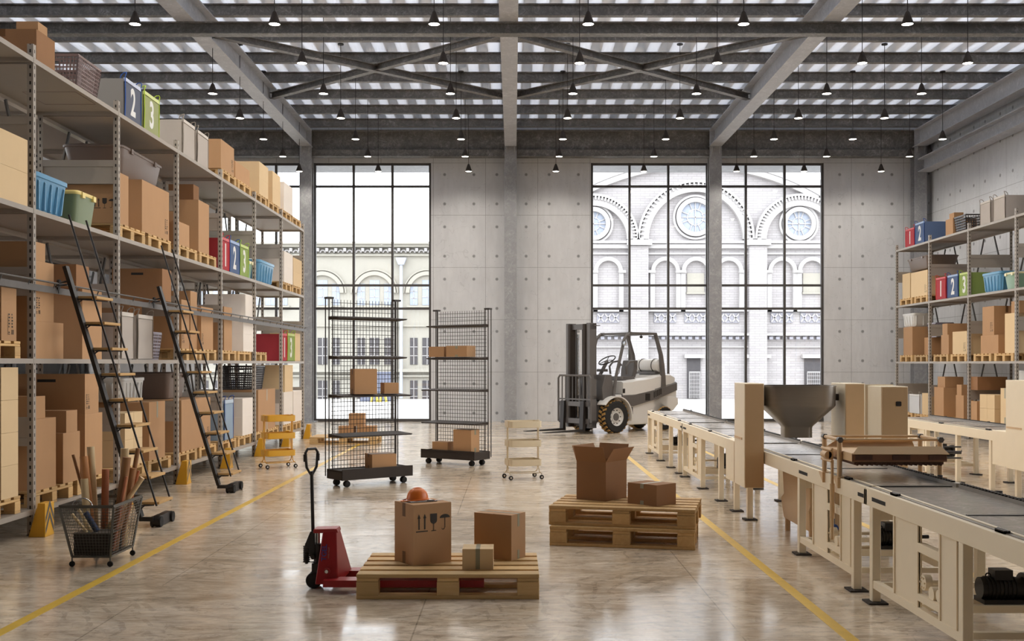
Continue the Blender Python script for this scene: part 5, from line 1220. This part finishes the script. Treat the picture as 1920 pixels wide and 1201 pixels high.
# ---------------- what stands outside the windows ----------------
YO = 48.0; PXM = YO/F
ox = lambda p: (p-963)*PXM
oz = lambda y: HC+(681-y)*PXM
GROUND = M('outdoor_paving', 'b5b2ae', .8, var=.08, scale=1); struct(MB().box(-60, 60, YB+.36, 90, -.25, -.04).box(-60, XL-.31, -50, YB+.36, -.25, -.04).box(XR+.31, 60, -50, YB+.36, -.25, -.04).box(XL-.31, XR+.31, -50, YN-.31, -.25, -.04).build('ground', GROUND))
BR = brick_mat('pale_brick', 'a09c9c', 'a9a5a5', '949090'); STONE = M('pale_stone', 'aeabaa', .85, var=.06, scale=1.5); STONEW = M('warm_pale_stone', '9f9b91', .85, var=.06, scale=1.5)
DKGL = M('dark_window_pane', '99a1b0', .5, var=.1); OPEN_ = M('dark_doorway', '4a4749', .7, var=.2); SHADEB = M('blue_grey_ornament', '93929a', .8, var=.25, scale=5)
t = thing('brick_hall', 'pale brick hall with round windows and arches outside the right window', 'building', (0, YO, 0))
def P_(x0, x1, ya, yb, z0, z1): return (x0, x1, ya, yb, z0, z1)
b = MB(); b.box(ox(1085), ox(1660), 0, .5, -.1, oz(455))
def arcband(b, cx, cz, r0, r1, a0, a1, ya, yb, n=36):
    L = []
    for i in range(n+1):
        a = R(a0+(a1-a0)*i/n); c, s = math.cos(a), math.sin(a); L.append([(cx+r0*c, ya, cz+r0*s), (cx+r1*c, ya, cz+r1*s), (cx+r1*c, yb, cz+r1*s), (cx+r0*c, yb, cz+r0*s)])
    b.loft(L)
# curved gable
gc = (ox(1303), oz(760)); gr = 475*PXM; pts = [(ox(1085), oz(455))]
for i in range(25):
    a = R(122-64*i/24); pts.append((gc[0]+gr*math.cos(a), gc[1]+gr*math.sin(a)))
pts.append((ox(1660), oz(455))); b.prism(pts, 'y', 0, .5); b.build('wall', BR, t)
b = MB(); arcband(b, *gc, gr-.5, gr+.12, 122, 58, -.35, .5, 48); b.build('gable_cornice', STONE, t)
b = MB()
for i in range(70):
    a = R(120-60*i/69); c, s = math.cos(a), math.sin(a); r = gr-.75
    b.bar((gc[0]+r*c, -.15, gc[1]+r*s), (gc[0]+(r+.24)*c, -.15, gc[1]+(r+.24)*s), .16, .3, up=(0, 1, 0))
b.build('gable_dentils', STONE, t)
for cx, cy, ri, ra, rb, base in ((1303, 407.6, 28, 88, 103, 449), (1112.5, 420, 23, 62, 78, 449), (1496.7, 420, 23, 62, 78, 449)):
    X, Z = ox(cx), oz(cy); zb = oz(base); zc = zb; 
    b = MB(); arcband(b, X, zb, ra*PXM, rb*PXM, 0, 180, -.3, .0); arcband(b, X, zb, (rb+2)*PXM, (rb+6)*PXM, 0, 180, -.38, 0); b.build('arch', STONE, t)
    b = MB()
    for i in range(40):
        a = R(180*i/39); c, s = math.cos(a), math.sin(a); r = (rb-5)*PXM; b.bar((X+r*c, -.36, zb+r*s), (X+(r+.16)*c, -.36, zb+(r+.16)*s), .07, .1, up=(0, 1, 0))
    b.build('arch_dentils', STONE, t)
    b = MB(); arcband(b, X, Z, ri*PXM, (ri+8)*PXM, 0, 360, -.25, 0, 48); arcband(b, X, Z, (ri+10)*PXM, (ri+14)*PXM, 0, 360, -.15, 0, 48); b.build('window_surround', STONE, t)
    b = MB(); b.cyl((X, -.02, Z), (X, -.06, Z), ri*PXM, n=40); w_ = b.build('round_window', DKGL, t)
    b = MB()
    for k in range(8): a = R(45*k+22.5); b.bar((X+.45*ri*PXM*math.cos(a), -.09, Z+.45*ri*PXM*math.sin(a)), (X+ri*PXM*math.cos(a), -.09, Z+ri*PXM*math.sin(a)), .04, .04, up=(0, 1, 0))
    arcband(b, X, Z, ri*PXM*.5, ri*PXM*.56, 0, 360, -.1, -.06, 30); b.bar((X, -.09, Z-ri*PXM), (X, -.09, Z+ri*PXM), .04); b.bar((X-ri*PXM, -.09, Z), (X+ri*PXM, -.09, Z), .04); b.build('glazing_bars', STONE, w_)
b = MB(); b.box(ox(1085), ox(1600), -.3, 0, oz(457), oz(452)).box(ox(1085), ox(1600), -.2, 0, oz(466), oz(458)).box(ox(1085), ox(1600), -.12, 0, oz(477), oz(474)); b.build('string_course', STONE, t)
for x0, x1 in ((1180, 1214), (1402, 1435)):
    MB().box(ox(x0), ox(x1), -.35, 0, -.05, oz(462)).build('pilaster', BR, t); MB().box(ox(x0-6), ox(x1+6), -.5, 0, oz(461), oz(451)).build('pilaster_capital', STONE, t)
for ia, cx in enumerate((1140, 1246.7, 1304, 1365, 1465.4, 1521)):
    X = ox(cx); zs = oz(509); r = 20*PXM
    b = MB(); arcband(b, X, zs, r, r+7*PXM, 0, 180, -.22, 0, 24); e_ = .012*(ia % 2); b.box(X-r-.2, X-r, -.2-e_, 0, oz(584), zs).box(X+r, X+r+.2, -.2-e_, 0, oz(584), zs).box(X-r-.3, X-r+.02, -.28-e_, 0, oz(512), oz(507)).box(X+r-.02, X+r+.3, -.28-e_, 0, oz(512), oz(507)); b.build('blind_arch', STONE, t)
    if cx in (1304, 1521): b = MB(); b.box(X-.38, X+.38, -.06, 0, oz(548), oz(512)); b.box(X-.42, X+.42, -.12, 0, oz(551), oz(548)); b.build('blocked_opening', STONEW, t)
    w_ = MB().box(X-.5, X+.5, -.05, 0, oz(605), oz(586)).build('ornament_panel', SHADEB, t)
    b = MB()
    for k in range(3): xx = X-.33+.33*k; b.bar((xx-.14, -.07, oz(603)), (xx+.14, -.07, oz(588)), .06, .04, up=(0, 1, 0)); b.bar((xx+.14, -.07, oz(603)), (xx-.14, -.07, oz(588)), .06, .04, up=(0, 1, 0))
    b.build('ornament', STONE, w_)
b = MB(); b.box(ox(1085), ox(1600), -.2, 0, oz(584), oz(581)).box(ox(1085), ox(1600), -.3, 0, oz(629), oz(625)).box(ox(1085), ox(1600), -.12, 0, oz(651), oz(649)); b.build('lower_course', STONE, t)
b = MB(); x = ox(1088)
while x < ox(1600): b.box(x, x+.16, -.24, 0, oz(636), oz(631)); x += .3
b.build('dentils', SHADEB, t)
for x0, x1 in ((1181, 1208), (1288, 1313), (1403, 1437), (1508, 1542)):
    d = MB().box(ox(x0), ox(x1), -.06, .0, 0, oz(671)).build('doorway', OPEN_, t); MB().box(ox(x0-6), ox(x1+6), -.3, 0, oz(671), oz(664)).build('lintel', STONE, d)
    b = MB(); b.box(ox(x0+2), ox(x1-2), -.3, -.27, oz(698), oz(696)).box(ox(x0+2), ox(x0+3), -.3, -.27, 0, oz(697)).box(ox(x1-3), ox(x1-2), -.3, -.27, 0, oz(697))
    for k in range(1, 8): xx = ox(x0+2)+(ox(x1-2)-ox(x0+2))*k/8; b.box(xx-.01, xx+.01, -.29, -.28, 0, oz(697))
    for k in range(1, 7): zz = oz(697)*k/7; b.box(ox(x0+2), ox(x1-2), -.29, -.28, zz-.01, zz+.01)
    b.build('gate', STONE, d)
tag(t, 'pale brick hall with round windows and arches outside the right window', 'building')
t = thing('stone_house', 'pale stone house with arched windows outside the left window', 'building', (0, YO, 0))
MB().box(ox(300), ox(860), 0, .5, -.1, oz(462)).build('wall', STONEW, t)
b = MB(); b.box(ox(300), ox(860), -.5, .5, oz(459), oz(455)).box(ox(300), ox(860), -.35, .5, oz(464), oz(459)).box(ox(300), ox(860), -.15, 0, oz(480), oz(477)); b.build('cornice', STONEW, t)
b = MB(); x = ox(310)
while x < ox(850): b.box(x, x+.12, -.3, 0, oz(472), oz(466)); arcband(b, x+.26, oz(474), .08, .14, 0, 180, -.15, 0, 8); x += .4
b.build('cornice_brackets', STONE, t)
for cx in (409, 507, 605, 702.5, 801):
    X = ox(cx); zs = oz(549); r = 33*PXM
    b = MB(); arcband(b, X, zs, r, r+.17, 0, 180, -.14, 0, 24); arcband(b, X, zs, r+.22, r+.28, 0, 180, -.1, 0, 24); b.build('window_arch', STONEW, t)
    for k, dx in enumerate((-25, 0, 25)):
        hw = (9 if dx == 0 else 7)*PXM; xx = X+dx*PXM
        for zlo, zhi in ((oz(572), oz(525 if dx == 0 else 532)), (oz(683), oz(633)), (oz(757), oz(713))):
            w_ = MB().box(xx-hw, xx+hw, -.03, 0, zlo, zhi).build('window', DKGL if zhi > 3.0 else OPEN_, t)
            b = MB(); b.box(xx-.015, xx+.015, -.05, -.03, zlo, zhi)
            for q_ in (.33, .66): zz = zlo+(zhi-zlo)*q_; b.box(xx-hw, xx+hw, -.05, -.03, zz-.015, zz+.015)
            b.build('glazing_bars', STONE, w_)
    MB().box(X-r-.1, X+r+.1, -.2, 0, oz(576), oz(573)).build('window_sill', STONEW, t)
b = MB(); b.box(ox(300), ox(860), -.25, 0, oz(697), oz(691)).box(ox(300), ox(860), -.15, 0, oz(706), oz(703)).box(ox(300), ox(860), -.1, 0, oz(612), oz(609)); b.build('string_course', STONEW, t)
b = MB(); X = ox(753); b.cyl((X, -.2, 0), (X, -.2, oz(497)), .07, n=10); b.loft([rrect(.25, .25, .02, oz(497), 2, X, -.2), rrect(.46, .3, .02, oz(486), 2, X, -.2), rrect(.46, .3, .02, oz(484), 2, X, -.2)]); b.build('downpipe', M('grey_downpipe', 'a9adb8', .5), t)
SIGNY = M('yellow_stand', 'd9c25a', .6); SIGNB = M('slate_blue_crate', '6a7084', .7)
for nm, px_, m_, w_, h_, lb, ct in (('crate', 687, SIGNB, .5, .75, 'blue grey crate in the yard outside the left window', 'crate'), ('crate', 716, SIGNB, .75, 1.2, 'tall slate blue crate in the yard outside the left window', 'crate')):
    X = (px_-963)*45/F; b = MB(); b.box(X-w_/2, X+w_/2, 44.8, 45.3, -.04, h_); b.box(X-w_/2-.02, X+w_/2+.02, 44.78, 45.32, h_-.08, h_); o = b.build(nm, m_); tag(o, lb, ct)
for px_, lb in ((701, 'yellow trestle left of the tall crate in the yard'), (717.5, 'yellow trestle in front of the tall crate in the yard')):
    X = (px_-963)*44/F; b = MB(); b.bar((X-.12, 44, -.04), (X-.02, 44, .75), .05); b.bar((X+.12, 44, -.04), (X+.02, 44, .75), .05); b.box(X-.08, X+.08, 43.97, 44.03, .25, .32); b.bar((X-.12, 44.4, -.04), (X-.02, 44.05, .75), .05); b.bar((X+.12, 44.4, -.04), (X+.02, 44.05, .75), .05); o = b.build('trestle', SIGNY); tag(o, lb, 'trestle')
